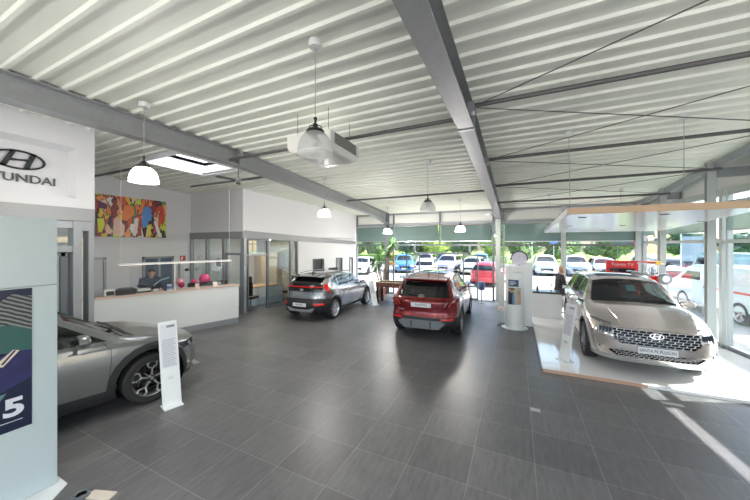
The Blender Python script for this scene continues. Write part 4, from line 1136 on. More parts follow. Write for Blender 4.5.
flat('teal_cloth', [(.7,1.50),(1.18,1.42),(1.18,1.63),(1.05,1.70),(.9,1.72),(.7,1.70)], stripes('teal_knit', (.008,.05,.045), (.02,.10,.09), 30, (1.2,0,0)), po, .0064, .0076)
flat('blue_sleeve', [(.5,1.0),(1.0,1.10),(1.18,1.18),(1.18,1.44),(1.05,1.46),(.98,1.42),(.85,1.30),(.5,1.2)], P('sleeve_blue', (.006,.008,.07), .5, var=.7, vscale=9), po, .0066, .0080)
flat('cuff', [(.93,1.34),(1.0,1.33),(1.10,1.455),(1.06,1.47)], P('cuff_cream', (.55,.48,.38), .6), po, .0070, .0086); flat('cuff', [(.985,1.355),(1.0,1.35),(1.08,1.46),(1.065,1.465)], P('sleeve_blue'), po, .0074, .0090)
flat('hand', [(.80,1.33),(.90,1.35),(.97,1.44),(.93,1.50),(.84,1.48),(.78,1.42)], P('skin', (.42,.24,.17), .5), po, .0068, .0084)
flat('grey_cloth', [(.5,.92),(.98,1.02),(1.02,1.08),(.5,1.03)], P('teal_grey', (.08,.16,.17), .6), po, .0064, .0078)
text('poster_numeral', '5', .225, P('numeral_silver', (.55,.58,.66), .3), frame((.0075,1.065,.925), (0,1,0), (0,0,1)), po, .001, .008, 1.25)
flat('poster_line', [(.7,.80),(1.12,.80),(1.12,.806),(.7,.806)], P('numeral_silver', (.55,.58,.66), .3), po, .0062, .0072)
t = T('cable_tray', (-3.74,1.45,0), R(20), 'small pale plate with a dark cable grommet on the floor by the left totem', 'cable box')
MB().box(-.05,.20,-.05,.05,0,.012).build('plate', P('pale_plate', (.62,.56,.48), .5), t)
MB().lathe([(.04,0),(.07,0),(.07,.03),(.055,.04),(.04,.03)], c=(-.1,-.03,0), n=20).build('grommet', M_dgrey, t)
# ---- logo on the portal wall
M_tc = P('dark_chrome', (.10,.11,.12), .15, 1); M_tc2 = P('mid_chrome', (.36,.38,.40), .12, 1)
t = T('wall_logo', (-7.515,1.93,3.87), 0, 'dark chrome oval emblem mounted on the white portal wall', 'logo')
emblem(t, frame((0,0,0), (0,1,0), (0,0,1)), .31, M_tc)
t = T('wall_lettering', (-7.515,1.93,3.565), 0, 'chrome letters HYUNDAI on the white portal wall under the emblem', 'lettering')
text('letters', 'HYUNDAI', .19, M_tc2, frame((0,0,0), (0,1,0), (0,0,1)), t, .018, .003, 1.05)
# ---- painting on the left wall
def paint_mat():
    m = bpy.data.materials.new('abstract_painting'); m.use_nodes = True; nt = m.node_tree; b = nt.nodes['Principled BSDF']; b.inputs['Roughness'].default_value = .45
    tc = nt.nodes.new('ShaderNodeTexCoord'); mp = nt.nodes.new('ShaderNodeMapping'); mp.inputs['Scale'].default_value = (1,3.6,1.7)
    nz = nt.nodes.new('ShaderNodeTexNoise'); nz.inputs['Scale'].default_value = 2.2
    mx = nt.nodes.new('ShaderNodeMix'); mx.data_type = 'RGBA'; mx.blend_type = 'ADD'; mx.inputs[0].default_value = .9
    nt.links.new(tc.outputs['Object'], mp.inputs[0]); nt.links.new(mp.outputs[0], nz.inputs[0]); nt.links.new(mp.outputs[0], mx.inputs[6]); nt.links.new(nz.outputs[1], mx.inputs[7])
    vo = nt.nodes.new('ShaderNodeTexVoronoi'); vo.inputs['Scale'].default_value = 1.55
    nt.links.new(mx.outputs[2], vo.inputs[0])
    sp = nt.nodes.new('ShaderNodeSeparateColor'); nt.links.new(vo.outputs['Color'], sp.inputs[0])
    cr = nt.nodes.new('ShaderNodeValToRGB'); cr.color_ramp.interpolation = 'CONSTANT'; el = cr.color_ramp.elements
    cols = [(.62,.08,.03),(.75,.20,.04),(.02,.02,.03),(.72,.48,.03),(.60,.05,.06),(.75,.72,.68),(.10,.28,.07),(.80,.30,.10),(.55,.62,.08),(.25,.03,.03),(.78,.50,.36)]
    for i, c in enumerate(cols):
        e = el[i] if i < 2 else el.new(i/len(cols)); e.position = i/len(cols); e.color = (*c,1)
    nt.links.new(sp.outputs[0], cr.inputs[0])
    v2 = nt.nodes.new('ShaderNodeTexVoronoi'); v2.feature = 'DISTANCE_TO_EDGE'; v2.inputs['Scale'].default_value = 1.55; nt.links.new(mx.outputs[2], v2.inputs[0])
    lt = nt.nodes.new('ShaderNodeMath'); lt.operation = 'GREATER_THAN'; lt.inputs[1].default_value = .045; nt.links.new(v2.outputs[0], lt.inputs[0])
    m3 = nt.nodes.new('ShaderNodeMix'); m3.data_type = 'RGBA'; m3.inputs[6].default_value = (.015,.015,.02,1); nt.links.new(lt.outputs[0], m3.inputs[0]); nt.links.new(cr.outputs[0], m3.inputs[7])
    nt.links.new(m3.outputs[2], b.inputs['Base Color']); return m
t = T('wall_painting', (XL,5.70,3.40), 0, 'wide colourful abstract painting in reds, yellows and blue on the left wall', 'painting')
MB().box(0.01,.05,-1.05,1.0,-.68,.66).build('canvas', paint_mat(), t)
def blob(name, pts, col, x=.052): MB().prism(pts, .05, x, 'yz').build(name, P('paint_'+name, col, .5), t)
blob('blue_shape', [(.28,.40),(.44,.42),(.52,.28),(.50,.18),(.55,.08),(.50,.04),(.52,-.06),(.42,-.10),(.36,-.34),(.24,-.40),(.20,-.1),(.22,.2)], (.10,.28,.62), .054)
blob('white_band', [(.58,-.08),(.68,-.12),(.86,-.66),(.72,-.66)], (.75,.72,.68), .055)
blob('white_shape', [(-.05,-.62),(-.02,-.05),(.08,.0),(.12,-.1),(.02,-.66)], (.72,.62,.60), .053)
blob('brown_shape', [(.06,-.64),(.10,-.10),(.22,-.02),(.18,-.3),(.20,-.64)], (.30,.05,.03), .0535)
blob('red_arch', [(.62,.05),(.66,.40),(.78,.52),(.92,.40),(.96,.0),(.86,-.3),(.84,.0),(.80,.30),(.72,.30),(.70,.05)], (.55,.07,.04), .0545)
blob('dark_lapel', [(.20,-.36),(.36,-.32),(.32,-.66),(.26,-.66)], (.02,.02,.025), .0555)
blob('yellow_shape', [(.36,-.66),(.40,-.3),(.48,-.2),(.46,-.66)], (.75,.55,.10), .0553)
blob('orange_shape', [(-.30,.40),(-.05,.36),(-.02,.10),(-.25,-.15),(-.40,-.1),(-.34,.15)], (.78,.22,.06), .0532)
blob('cream_shape', [(-.62,-.62),(-.60,-.1),(-.50,.0),(-.40,-.2),(-.30,-.3),(-.32,-.64)], (.78,.52,.42), .0538)
blob('lime_shape', [(-1.0,-.55),(-1.02,-.12),(-.86,-.10),(-.84,-.3),(-.92,-.55)], (.60,.70,.05), .0536)
blob('striped_dark', [(-1.0,.44),(-.78,.36),(-.80,.20),(-1.02,.22)], (.10,.04,.10), .0534)
# ---- reception counter
CO = Vector((-7.94,6.65,0)); CD = Vector((-.264,-.9645,0)); CN = Vector((.9645,-.264,0))
def cp(s, off, z=0): p = CO+CD*s-CN*off; return (p.x, p.y, z)
t = T('reception_counter', CO.to_tuple(), math.atan2(CN.y, CN.x), 'long white reception counter with pale top shelf and grey plinth', 'counter')
# local: x towards visitors, y along the counter (-y towards the camera)
MB().box(-.10,0,-3.6,0,.17,1.17).build('front_panel', M_white, t, bevel=.003); MB().box(-.10,-.01,-3.6,-.01,0,.17).build('plinth', M_grey, t)
MB().box(-.42,.03,-3.6,.03,1.17,1.21).build('top_shelf', P('pinkish_oak', (.62,.47,.40), .4, var=.12, vscale=5, vstretch=(8,.6,1)), t, bevel=.004)
MB().box(-.95,-.10,-3.6,-.0,.72,.75).build('work_top', M_white, t); MB().box(-.9,-.1,-.04,0,0,.72).build('end_panel', M_white, t); MB().box(-.9,-.1,-3.6,-3.56,0,.72).build('end_panel', M_white, t)
def on_counter(name, s, off, z, label, cat, group=None, rz=0):
    return T(name, cp(s, off, z), math.atan2(CN.y, CN.x)+rz, label, cat, group)
# linear light and screen above
t = T('linear_pendant', cp(1.55,.10,1.97), math.atan2(CD.y, CD.x), 'slim white linear light bar hanging over the reception counter', 'lamp')
MB().box(-1.36,1.36,-.03,.03,-.02,.025).build('profile', M_white, t, bevel=.006); MB().box(-1.33,1.33,-.02,.02,-.024,-.02).build('diffuser', P('warm_strip', (1,.9,.8), .5, emit=(1,.85,.75), es=1.5), t)
for x in (-1.3,1.3): MB().tube([(x,0,.02),(x,0,2.58)], .005, 5).build('cable', P('white_cable', (.7,.7,.7), .6), t)
t = T('sneeze_guard', cp(1.7,.02,1.21), math.atan2(CD.y, CD.x), 'clear protective screen standing on the reception counter', 'screen')
MB().box(-1.3,.02,-.003,.003,.0,.68).build('pane', GLASS('acrylic', (.96,.97,.97), 1, .0), t); MB().box(.05,1.0,-.003,.003,.0,.68).build('pane', GLASS('acrylic', (.96,.97,.97), 1, .0), t)
MB().box(.02,.05,-.012,.012,0,.70).build('post', M_white, t)
o = on_counter('label_printer', 3.05,.26,1.21, 'small black and white machine at the near end of the reception counter', 'printer')
MB().box(-.12,.12,-.10,.10,0,.15).build('housing', M_white, o, bevel=.02); MB().box(.09,.135,-.07,.08,.02,.12).build('front', M_black, o, bevel=.01)
o = on_counter('card_printer', 2.73,.26,1.21, 'flat black printer on the reception counter beside the white machine', 'printer')
MB().box(-.14,.14,-.2,.2,0,.13).build('housing', M_black, o, bevel=.02); MB().box(-.10,.10,-.15,.15,.13,.16).build('lid', M_dgrey, o, bevel=.01)
o = on_counter('desk_phone', 2.36,.34,1.21, 'white and black desk telephone on the reception counter', 'telephone')
MB().box(-.10,.10,-.14,.14,.0,.10).build('base', M_white, o, bevel=.02); MB().box(-.11,.11,-.15,.15,.0,.04).build('foot', M_black, o, bevel=.01)
MB().tube([(-.05,-.10,.16),(0,-.09,.20),(0,.04,.20),(-.03,.09,.16)], .028, 8).build('handset', M_black, o)
o = on_counter('tablet', 2.09,.33,1.21, 'dark tablet tilted on a pale stand on the reception counter', 'tablet')
MB().box(-.01,.01,-.1,.1,0,.10).xf(Matrix.Rotation(-1.0,4,'Y')).build('display', M_black, o); o.location.z += .06
MB().box(-.09,.03,-.05,.05,-.06,.0).build('holder', M_white, o)
o = on_counter('bottle', 1.925,.15,1.21, 'black bottle standing beside the white and blue can', 'bottle')
MB().lathe([(.001,0),(.025,0),(.025,.12),(.018,.15),(.018,.17),(.001,.17)], n=14).build('bottle', M_black, o)
o = on_counter('paint_can', 1.83,.15,1.21, 'white and blue printed can on the reception counter', 'can')
MB().lathe([(.001,0),(.055,0),(.055,.17),(.050,.175),(.001,.175)], n=18).build('body', P('can_white', (.65,.66,.78), .4), o); MB().lathe([(.0555,.05),(.0555,.12)], n=18).build('print_band', P('can_blue', (.15,.2,.6), .4), o)
o = on_counter('desk_lamp', 2.0,.62,.75, 'pale green curved desk lamp behind the reception counter', 'lamp')
MB().tube([(0,-.1,0),(0,-.12,.35),(0,-.06,.60),(0,.10,.72),(0,.30,.78)], .012, 8).build('arm', P('pale_green', (.30,.50,.42), .4), o); MB().lathe([(.001,0),(.08,0),(.08,.015),(.001,.02)], c=(0,-.1,0), n=16).build('foot', P('pale_green', (.30,.50,.42), .4), o)
for s_, lab in ((1.02,'left of the two black monitors behind the reception counter'),(.52,'right of the two black monitors behind the reception counter')):
    o = on_counter('monitor', s_,.52,.75, lab, 'monitor'); MB().box(-.015,.015,-.25,.25,.26,.57).build('display', M_black, o, bevel=.005); MB().box(-.01,.01,-.03,.03,0,.3).build('stand', M_dgrey, o); MB().box(-.09,.09,-.1,.1,0,.01).build('foot', M_dgrey, o)
o = on_counter('pen_pot', .22,.40,1.21, 'small black pot at the far end of the reception counter', 'pot'); MB().lathe([(.001,0),(.05,0),(.055,.12),(.048,.12),(.044,.01),(.001,.01)], n=16).build('cup', M_black, o)
for s_, lab in ((1.15,'nearer upright card holder on the reception shelf, in front of the black monitors'),(.66,'farther upright card holder on the reception shelf, in front of the black monitors')):
    o = on_counter('card_holder', s_,.10,1.21, lab, 'card holder'); MB().box(-.005,.005,-.055,.055,0,.13).xf(Matrix.Rotation(-.15,4,'Y')).build('card', P('card_pink', (.72,.55,.48), .5), o); MB().box(-.03,.03,-.055,.055,0,.008).build('foot', M_white, o)
M_pink = P('pink_rubber', (.75,.05,.20), .3); M_mag = P('magenta_rubber', (.5,.01,.06), .3); M_lp = P('pale_pink_rubber', (.80,.35,.42), .3)
for s_, of, z, r_, m_, lab in ((.55,1.25,1.33,.17,M_pink,'bright pink balloon, largest of those behind the reception monitors'),(1.25,1.3,1.30,.12,M_lp,'pale pink balloon between the crimson balloon and the bright pink one'),(1.36,.75,1.26,.08,M_mag,'small crimson balloon beside the person at the reception'),(.86,1.3,1.26,.09,M_pink,'small pink balloon left of the largest bright pink balloon')):
    o = on_counter('balloon', s_, of, z, lab, 'balloon'); b = MB(); b.lathe([(.001,r_*1.05),(r_*.5,r_*.93),(r_*.88,r_*.5),(r_,0),(r_*.85,-r_*.5),(r_*.45,-r_),(r_*.12,-r_*1.25),(r_*.10,-r_*1.3),(.001,-r_*1.3)], n=20); b.build('bulb', m_, o)
    MB().tube([(0,0,-r_*1.3),(.01,0,-(z-.76))], .004, 5).build('stick', M_white, o)
o = tag(MB().box(XL, XL+.02, 7.24, 7.44, 1.83, 2.03).build('exit_sign', P('sign_red', (.45,.04,.03), .5)), 'small red and white safety sign on the left wall above the light bar', 'sign')
MB().prism([(7.27,1.86),(7.33,1.86),(7.33,1.93),(7.36,1.98),(7.31,2.0),(7.27,1.95)], XL+.02, XL+.024, 'yz').build('pictogram', M_white, o)
o = T('wall_intercom', (XL+.0,7.36,1.35), 0, 'grey wall panel with a black handset beside the office glass', 'wall panel'); MB().box(0,.03,-.20,-.12,-.3,.42).build('strip', M_grey, o); MB().ball((.05,.12,.12), .04, .09, .06, 10).build('handset', M_black, o); MB().box(0,.02,.0,.2,-.12,.3).build('backplate', M_white, o)
o = T('door_notice', (-10.25,7.675,1.85), 0, 'white notice with a dark lower block stuck to the office glass', 'notice'); MB().box(-.15,.15,-.003,.011,-.25,.12).build('sheet', P('notice_white', (.6,.62,.62), .5), o); MB().box(-.12,.12,-.005,-.003,-.22,-.02).build('print', P('print_grey', (.20,.22,.26), .6), o)
MB().lathe([(.001,-.005),(.035,-.005),(.035,-.003)], c=(0,0,.05), n=16, axis='y').build('mark', P('print_grey', (.20,.22,.26), .6), o)
# ---- office furniture
t = T('office_desk', (-9.88,9.35,0), R(-12), 'white desk with a pale wood top inside the glass office', 'desk')
MB().box(-.45,.45,-.85,.85,.72,.75).build('desk_top', M_wood, t); MB().box(.36,.40,-.85,.85,.30,.72).build('modesty_panel', M_white, t); MB().box(.36,.40,-.85,.85,.0,.30).build('plinth', P('pale_blue_panel', (.40,.50,.58), .4), t); MB().box(-.45,.38,-.85,-.81,0,.72).build('side_panel', M_white, t); MB().box(-.45,.38,.81,.85,0,.72).build('side_panel', M_white, t)
def office_chair(loc, rz, label):
    t = T('office_chair', loc, rz, label, 'chair')
    MB().box(-.24,.24,-.24,.24,.42,.50).build('seat', M_black, t, bevel=.03); MB().box(-.27,-.21,-.22,.22,.55,1.08).build('backrest', M_black, t, bevel=.03)
    MB().tube([(0,0,.1),(0,0,.43)], .03, 8).build('column', M_dgrey, t)
    b = MB()
    for k in range(5): a = 2*PI*k/5; b.tube([(0,0,.1),(.3*math.cos(a),.3*math.sin(a),.05)], .02, 6)
    b.build('base', M_dgrey, t); MB().tube([(-.2,0,.45),(-.26,0,.6)], .02, 6).build('back_bracket', M_dgrey, t)
office_chair((-10.25,9.3,0), .1, 'black office chair behind the desk in the glass office')
office_chair((-9.15,8.2,0), 1.9, 'dark chair inside the glass office near the open doorway')
office_chair((-8.84,10.0,0), PI, 'dark chair at the glass beside the crossover tail')
t = T('filing_cabinet', (-10.4,10.6,0), 0, 'tall beige cupboard against the partition in the glass office', 'cupboard'); MB().box(-.5,.5,-.22,.22,.04,2.1).build('body', P('beige_laminate', (.60,.50,.38), .5), t); MB().box(-.49,-.005,-.24,-.22,.06,2.08).build('door', P('beige_laminate', (.60,.50,.38), .5), t); MB().box(.005,.49,-.24,-.22,.06,2.08).build('door', P('beige_laminate', (.60,.50,.38), .5), t); MB().box(-.5,.5,-.2,.2,0,.04).build('plinth', M_dgrey, t)
t = T('curved_screen', (-9.35,10.6,0), 0, 'curved tan screen standing in the office behind the glass', 'room divider'); b = MB()
n_ = 14; vs = []
for k in range(n_+1):
    a = k/n_; x = -.45+.95*a; z = 1.35-.65*(a**1.6); vs += [(x,-.03,0.02),(x,.03,0.02),(x,.03,z),(x,-.03,z)]
fs = [(0,1,2,3),(4*n_+3,4*n_+2,4*n_+1,4*n_)]
for k in range(n_):
    for j in range(4): a = k*4+j; c_ = k*4+(j+1)%4; fs.append((a,c_,c_+4,a+4))
b.add(vs, fs).build('panel', P('tan_board', (.50,.42,.32), .6), t); MB().box(-.45,.5,-.1,.1,0,.02).build('foot', M_dgrey, t)
t = T('wall_monitor', (-8.14,12.1,0), R(-10), 'black monitor on a stand beside the white wall behind the crossover', 'monitor'); MB().box(-.02,.02,-.30,.30,1.05,1.38).build('display', M_black, t, bevel=.006); MB().box(-.02,.02,-.04,.04,.02,1.06).build('post', M_dgrey, t); MB().box(-.15,.15,-.2,.2,0,.02).build('foot', M_dgrey, t); t.location = (-7.9,11.95,0)
# ---- round totem, board and disc
t = T('sign_totem', (-.07,9.72,0), 0, 'white oval sign totem with a photo of a couple on the tiled floor', 'sign totem')
def oval(rx, ry, n=40): return [(rx*math.cos(2*PI*k/n), ry*math.sin(2*PI*k/n)) for k in range(n)]
MB().prism(oval(.36,.30), 0, .03).build('foot', M_white_lit, t, bevel=.006); MB().prism(oval(.245,.20), .03, 1.83).build('column', M_white_lit, t)
def wrap(name, u0, u1, z0, z1, m, r=1.01):
    """curved sheet on the visitors' side of the oval; u in radians"""
    b = MB(); n = 12; vs = []
    for k in range(n+1):
        a = u0+(u1-u0)*k/n
        for rr, in ((r,),(r+.008,)): vs += [(.245*rr*math.cos(a), .20*rr*math.sin(a), z0),(.245*rr*math.cos(a), .20*rr*math.sin(a), z1)]
    fs = [(0,1,3,2),(4*n,4*n+2,4*n+3,4*n+1)]
    for k in range(n):
        a = 4*k; c_ = a+4
        fs += [(a,c_,c_+1,a+1),(a+2,a+3,c_+3,c_+2),(a+1,c_+1,c_+3,a+3),(a,a+2,c_+2,c_)]
    return b.add(vs, fs).build(name, m, t)
wrap('blue_sign', -2.25,-1.10,1.24,1.44,P('sign_navy', (.02,.07,.17), .4)); wrap('photo_panel', -2.35,-.80,.72,1.22,P('photo_backdrop', (.45,.46,.36), .5, var=.3, vscale=8))
wrap('man_jacket', -2.25,-1.65,.72,1.10,P('jacket_navy', (.02,.03,.07), .6), 1.02); wrap('man_shirt', -1.78,-1.55,.72,1.02,P('shirt_blue', (.12,.25,.42), .6), 1.03); wrap('man_face', -1.98,-1.66,1.06,1.17,P('skin', (.42,.24,.17), .5), 1.03); wrap('man_hat', -2.1,-1.55,1.15,1.20,P('hat_brown', (.12,.06,.03), .6), 1.04)
wrap('woman_dress', -1.25,-.95,.74,1.02,P('dress_peach', (.60,.36,.26), .6), 1.02); wrap('woman_face', -1.2,-1.02,1.02,1.12,P('skin', (.42,.24,.17), .5), 1.03)
b = MB(); [b.box(-.13,x_,-.215,-.209,z_,z_+.018) for x_, z_ in ((.02,1.375),(.05,1.335),(-.02,1.295))]; b.build('printed_lines', M_white, t); text('column_mark', 'HYUNDAI', .045, M_grey, frame((.07,-.207,1.66), (1,.1,0), (0,0,1)), t, .004)
t = T('display_board', (.20,10.20,0), R(4), 'tall plain white board standing behind the oval sign totem', 'board'); MB().box(-.24,.22,-.05,.05,0,1.93).build('panel', M_white_lit, t, bevel=.006); MB().box(-.26,.24,-.12,.12,0,.02).build('foot', M_white_lit, t)
t = T('disc_sign', (.06,9.98,1.93), 0, 'round disc with dark rim on top of the white board', 'disc sign')
ri = MB(); ri.tube([(.225*math.cos(a),0,.10+.225*math.sin(a)) for a in [-.2+(PI+.4)*k/24 for k in range(25)]], .022, 8); ri.build('rim', P('rim_navy', (.03,.035,.06), .4), t)
MB().lathe([(.001,-.02),(.21,-.02),(.215,0),(.21,.02),(.001,.02)], c=(0,0,.10), n=36, axis='y').build('disc', P('disc_violet', (.66,.62,.78), .25, var=.35, vscale=9), t)
MB().box(-.02,.02,-.02,.02,-.10,-.08).build('clip', M_dgrey, t)
t = T('drinks_shelf', (-.46,9.95,0), 0, 'narrow white shelf stand just left of the oval sign totem', 'shelf'); MB().box(-.08,.10,-.15,.15,.45,.49).build('shelf', M_white, t); MB().box(-.06,.10,.12,.15,.0,1.62).build('back', M_white, t); MB().box(-.08,.12,-.15,.15,0,.03).build('foot', M_dgrey, t); MB().box(-.06,.1,-.1,.1,.49,.54).build('leaflets', P('card_pink', (.72,.55,.48), .5), t)
# ---- white bar counter on the platform with things and a seated person
t = T('bar_counter', (.89,11.55,.05), 0, 'white counter with dark top at the back of the platform', 'counter')
MB().box(-.42,-.005,-.3,-.28,.06,.80).build('front_panel', M_white_lit, t, bevel=.004); MB().box(.0,.41,-.3,-.28,.06,.80).build('front_panel', M_white_lit, t, bevel=.004); MB().box(-.41,.40,-.28,.28,.0,.80).build('carcass', M_white_lit, t)
MB().box(-.43,.41,-.32,.30,.80,.86).build('worktop', P('dark_top', (.05,.05,.055), .3), t, bevel=.004)
o = T('soap_bottle', (.62,11.45,.91), 0, 'small bottle with pump at the left end of the dark-topped bar counter', 'bottle'); MB().lathe([(.001,0),(.035,0),(.035,.12),(.012,.15),(.012,.19),(.001,.19)], n=14).build('body', M_dgrey, o); MB().tube([(0,0,.19),(0,0,.22),(.04,0,.22)], .006, 5).build('pump', M_chrome, o)
o = T('tap', (1.02,11.45,.91), 0, 'slim dark tap on the bar counter beside the pump bottle', 'tap'); MB().tube([(0,0,0),(0,0,.22),(0,-.02,.25),(0,-.07,.25),(0,-.09,.21)], .014, 8).build('spout', M_dgrey, o); MB().lathe([(.001,0),(.03,0),(.03,.03),(.001,.03)], n=14).build('base', M_dgrey, o)
# red screen stand
t = T('screen_stand', (3.02,12.05,0), 0, 'red screen stand reading Toyota TV behind the silver SUV', 'screen stand')
MB().box(-.39,.41,-.08,.08,.05,1.95).build('housing', P('stand_red', (.68,.02,.03), .35), t, bevel=.01); MB().box(-.31,.41-.08,-.09,-.07,.95,1.71).build('display', P('screen_black', (.01,.012,.015), .1), t); text('lettering', 'Toyota TV', .13, M_white, frame((.01,-.0815,1.83), (1,0,0), (0,0,1)), t, .002)
MB().box(-.45,.45,-.2,.2,.05,.07).build('foot', M_dgrey, t)
# model racing car on a plinth
t = T('racing_car_model', (3.50,11.3,1.32), R(12), 'model racing car with red and white wing and silver wheels beside the red screen', 'model car')
MB().prism([(-.42,.02),(.34,.02),(.36,.20),(.10,.24),(-.10,.16),(-.42,.10)], -.07, .07, 'xz').build('chassis', M_red, t, bevel=.01)
for x in (-.26,.25):
    for s_ in (-1,1):
        b = MB().lathe([(.001,-.04),(.05,-.045),(.12,-.05),(.155,-.04),(.165,0),(.155,.04),(.12,.05),(.001,.04)], n=24, axis='y'); w_ = b.build('wheel', P('dark_rubber_grey', (.20,.21,.22), .5), t, loc=(x,s_*.19,.17)); b = MB().lathe([(.001,-.055),(.09,-.055),(.10,-.04)], n=20, axis='y'); b.lathe([(.001,.055),(.09,.055),(.10,.04)], n=20, axis='y'); b.build('rim', M_chrome, w_)
MB().box(-.22,.30,-.2,.2,.575,.60).build('wing', P('wing_white', (.75,.74,.72), .4), t); MB().box(-.24,.06,-.2,.2,.63,.65).build('upper_wing', P('stand_red', (.68,.02,.03), .35), t); MB().box(.04,.16,-.205,.205,.57,.66).build('wing_badge', P('wing_yellow', (.80,.50,.05), .4), t)
for s_ in (-1,1): MB().prism([(.24,.50),(.34,.56),(.36,.66),(.28,.64)], s_*.21-.008, s_*.21+.008, 'xz').build('end_plate', M_black, t)
b = MB()
for x in (-.05,.15):
    for s_ in (-.08,.08): b.tube([(x,s_,.20),(x+.02,s_,.58)], .012, 6)
b.tube([(-.05,0,.25),(.0,0,.44),(.1,0,.50)], .03, 8); b.build('strut', M_chrome, t)
t = T('plinth', (3.50,11.3,.05), R(2), 'white plinth carrying the model racing car behind the silver SUV', 'plinth'); MB().box(-.28,.28,-.25,.25,0,1.27).build('body', M_white_lit, t, bevel=.01)
# ---- table football
t = T('table_football', (-4.78,11.75,0), R(4), 'brown table football game with light trim in front of the far windows', 'games table')
M_br = P('football_brown', (.16,.05,.03), .5)
b = MB(); b.box(-.62,.62,-.35,-.32,.70,.88); b.box(-.62,.62,.32,.35,.70,.88); b.box(-.62,-.59,-.35,.35,.70,.88); b.box(.59,.62,-.35,.35,.70,.88); b.box(-.6,.6,-.33,.33,.68,.71); b.build('cabinet', M_br, t)
b = MB(); b.box(-.65,.65,-.38,-.31,.88,.90); b.box(-.65,.65,.31,.38,.88,.90); b.box(-.65,-.58,-.38,.38,.88,.90); b.box(.58,.65,-.38,.38,.88,.90); b.build('top_rim', P('rim_beige', (.60,.54,.42), .4), t)
MB().box(-.59,.59,-.32,.32,.71,.715).build('pitch', P('pitch_green', (.05,.25,.08), .6), t)
for x in (-.56,.56):
    for y in (-.28,.28): MB().box(x-.05,x+.05,y-.05,y+.05,0,.68).build('leg', M_black, t)
for k in range(8):
    x = -.49+.14*k; o = MB().tube([(x,-.58,.81),(x,.58,.81)], .008, 6).build('rod', M_chrome, t); MB().tube([(x,(-.70 if k % 2 else .70),.81),(x,(-.56 if k % 2 else .56),.81)], .016, 8).build('handle', M_black, o)
    b = MB()
    for j in range(3): y = -.18+.18*j; b.box(x-.012,x+.012,y-.02,y+.02,.74,.85)
    b.build('players', P('player_red', (.6,.03,.03), .4) if k % 2 else P('player_white', (.75,.75,.75), .4), o)
# ---- yucca
def yucca(loc, label):
    t = T('potted_yucca', loc, 0, label, 'potted plant'); MB().lathe([(.001,.0),(.16,0),(.21,.38),(.22,.42),(.19,.42),(.18,.38),(.001,.37)], n=24).build('pot', P('terracotta', (.42,.10,.05), .7), t)
    MB().lathe([(.001,.36),(.185,.36)], n=20).build('soil', P('soil', (.03,.02,.015), .9), t)
    rnd = random.Random(3); leaves = MB()
    for bx, by, tx, ty, h in ((.02,.0,-.10,.05,1.75),(-.05,.04,-.42,-.05,1.55),(.06,-.03,.30,.10,1.95),(.0,.07,.62,.0,2.45),(.0,-.06,.0,-.2,1.35)):
        pts = [(bx+(tx-bx)*q**1.3+.03*math.sin(5*q+bx*30), by+(ty-by)*q, .36+(h-.36)*q) for q in [i/8 for i in range(9)]]
        MB().tube(pts, [.035-.012*i/8 for i in range(9)], 8).build('trunk', P('bark', (.30,.22,.15), .85), t)
        for j in range(46):
            a = rnd.uniform(0, 2*PI); e = rnd.uniform(-.5, 1.35); L_ = rnd.uniform(.38,.60); c_ = Vector(pts[-1])+Vector((0,0,rnd.uniform(-.12,.06)))
            d = Vector((math.cos(a)*math.cos(e), math.sin(a)*math.cos(e), math.sin(e))); s_ = d.cross(Vector((0,0,1))).normalized()*.022
            m1 = c_+d*L_*.55; m2 = c_+d*L_+Vector((0,0,-.22*L_*abs(math.cos(e))*1.6)); nrm = s_.cross(d).normalized()*.004
            leaves.add([c_-s_*.5, c_+s_*.5, m1+s_, m2, m1-s_, c_+nrm, m1+nrm*2], [(0,1,2,4),(4,2,3),(0,4,6,5),(1,5,6,2)])
    o = leaves.build('foliage', P('yucca_green', (.05,.12,.03), .5, var=.4, vscale=5), t, smooth=False); o['kind'] = 'stuff'
yucca((-5.75,12.75,0), 'tall potted yucca palm with spiky leaves by the far window')
t = T('flower_sign', (-5.16,12.62,0), 0, 'small orange and yellow bird-shaped decoration on a stick beside the yucca', 'decoration'); MB().tube([(0,0,0),(0,0,1.55)], .008, 6).build('stick', M_silver, t); MB().prism([(-.14,1.60),(-.02,1.55),(.12,1.56),(.15,1.64),(.03,1.66),(.0,1.74),(-.04,1.66)], -.01, .01, 'xz').build('bird', P('orange_paint', (.85,.38,.03), .5), t); MB().tube([(.0,0,1.74),(.02,0,1.9),(.03,0,2.2)], .012, 6).build('tail', P('orange_brown', (.5,.22,.05), .5), t); MB().lathe([(.001,0),(.09,0),(.09,.02),(.001,.02)], n=16).build('foot', M_dgrey, t)
t = T('barrier_post', (-5.0,13.35,0), 0, 'chrome barrier post left of the open glass door', 'post'); MB().tube([(0,0,0),(0,0,1.0)], .025, 10).build('post', M_chrome, t); MB().lathe([(.001,0),(.15,0),(.15,.02),(.001,.03)], n=20).build('foot', M_chrome, t); MB().ball((0,0,1.02), .035, n=10).build('knob', M_chrome, t)
t = T('barrier_post', (-4.45,13.1,0), 0, 'chrome barrier post in front of the left sliding door leaf', 'post'); MB().tube([(0,0,0),(0,0,1.0)], .025, 10).build('post', M_chrome, t); MB().lathe([(.001,0),(.15,0),(.15,.02),(.001,.03)], n=20).build('foot', M_chrome, t); MB().ball((0,0,1.02), .035, n=10).build('knob', M_chrome, t)
for x, y, w_, h_, lab in ((2.16,6.11,.26,.09,'small pale floor marker just in front of the platform'),(.245,5.02,.13,.10,'pale square floor marker in the middle of the tiled floor')):
    tag(MB().box(x-w_/2,x+w_/2,y-h_/2,y+h_/2,0,.003).build('floor_socket', P('pale_metal', (.36,.37,.36), .4)), lab, 'floor plate')
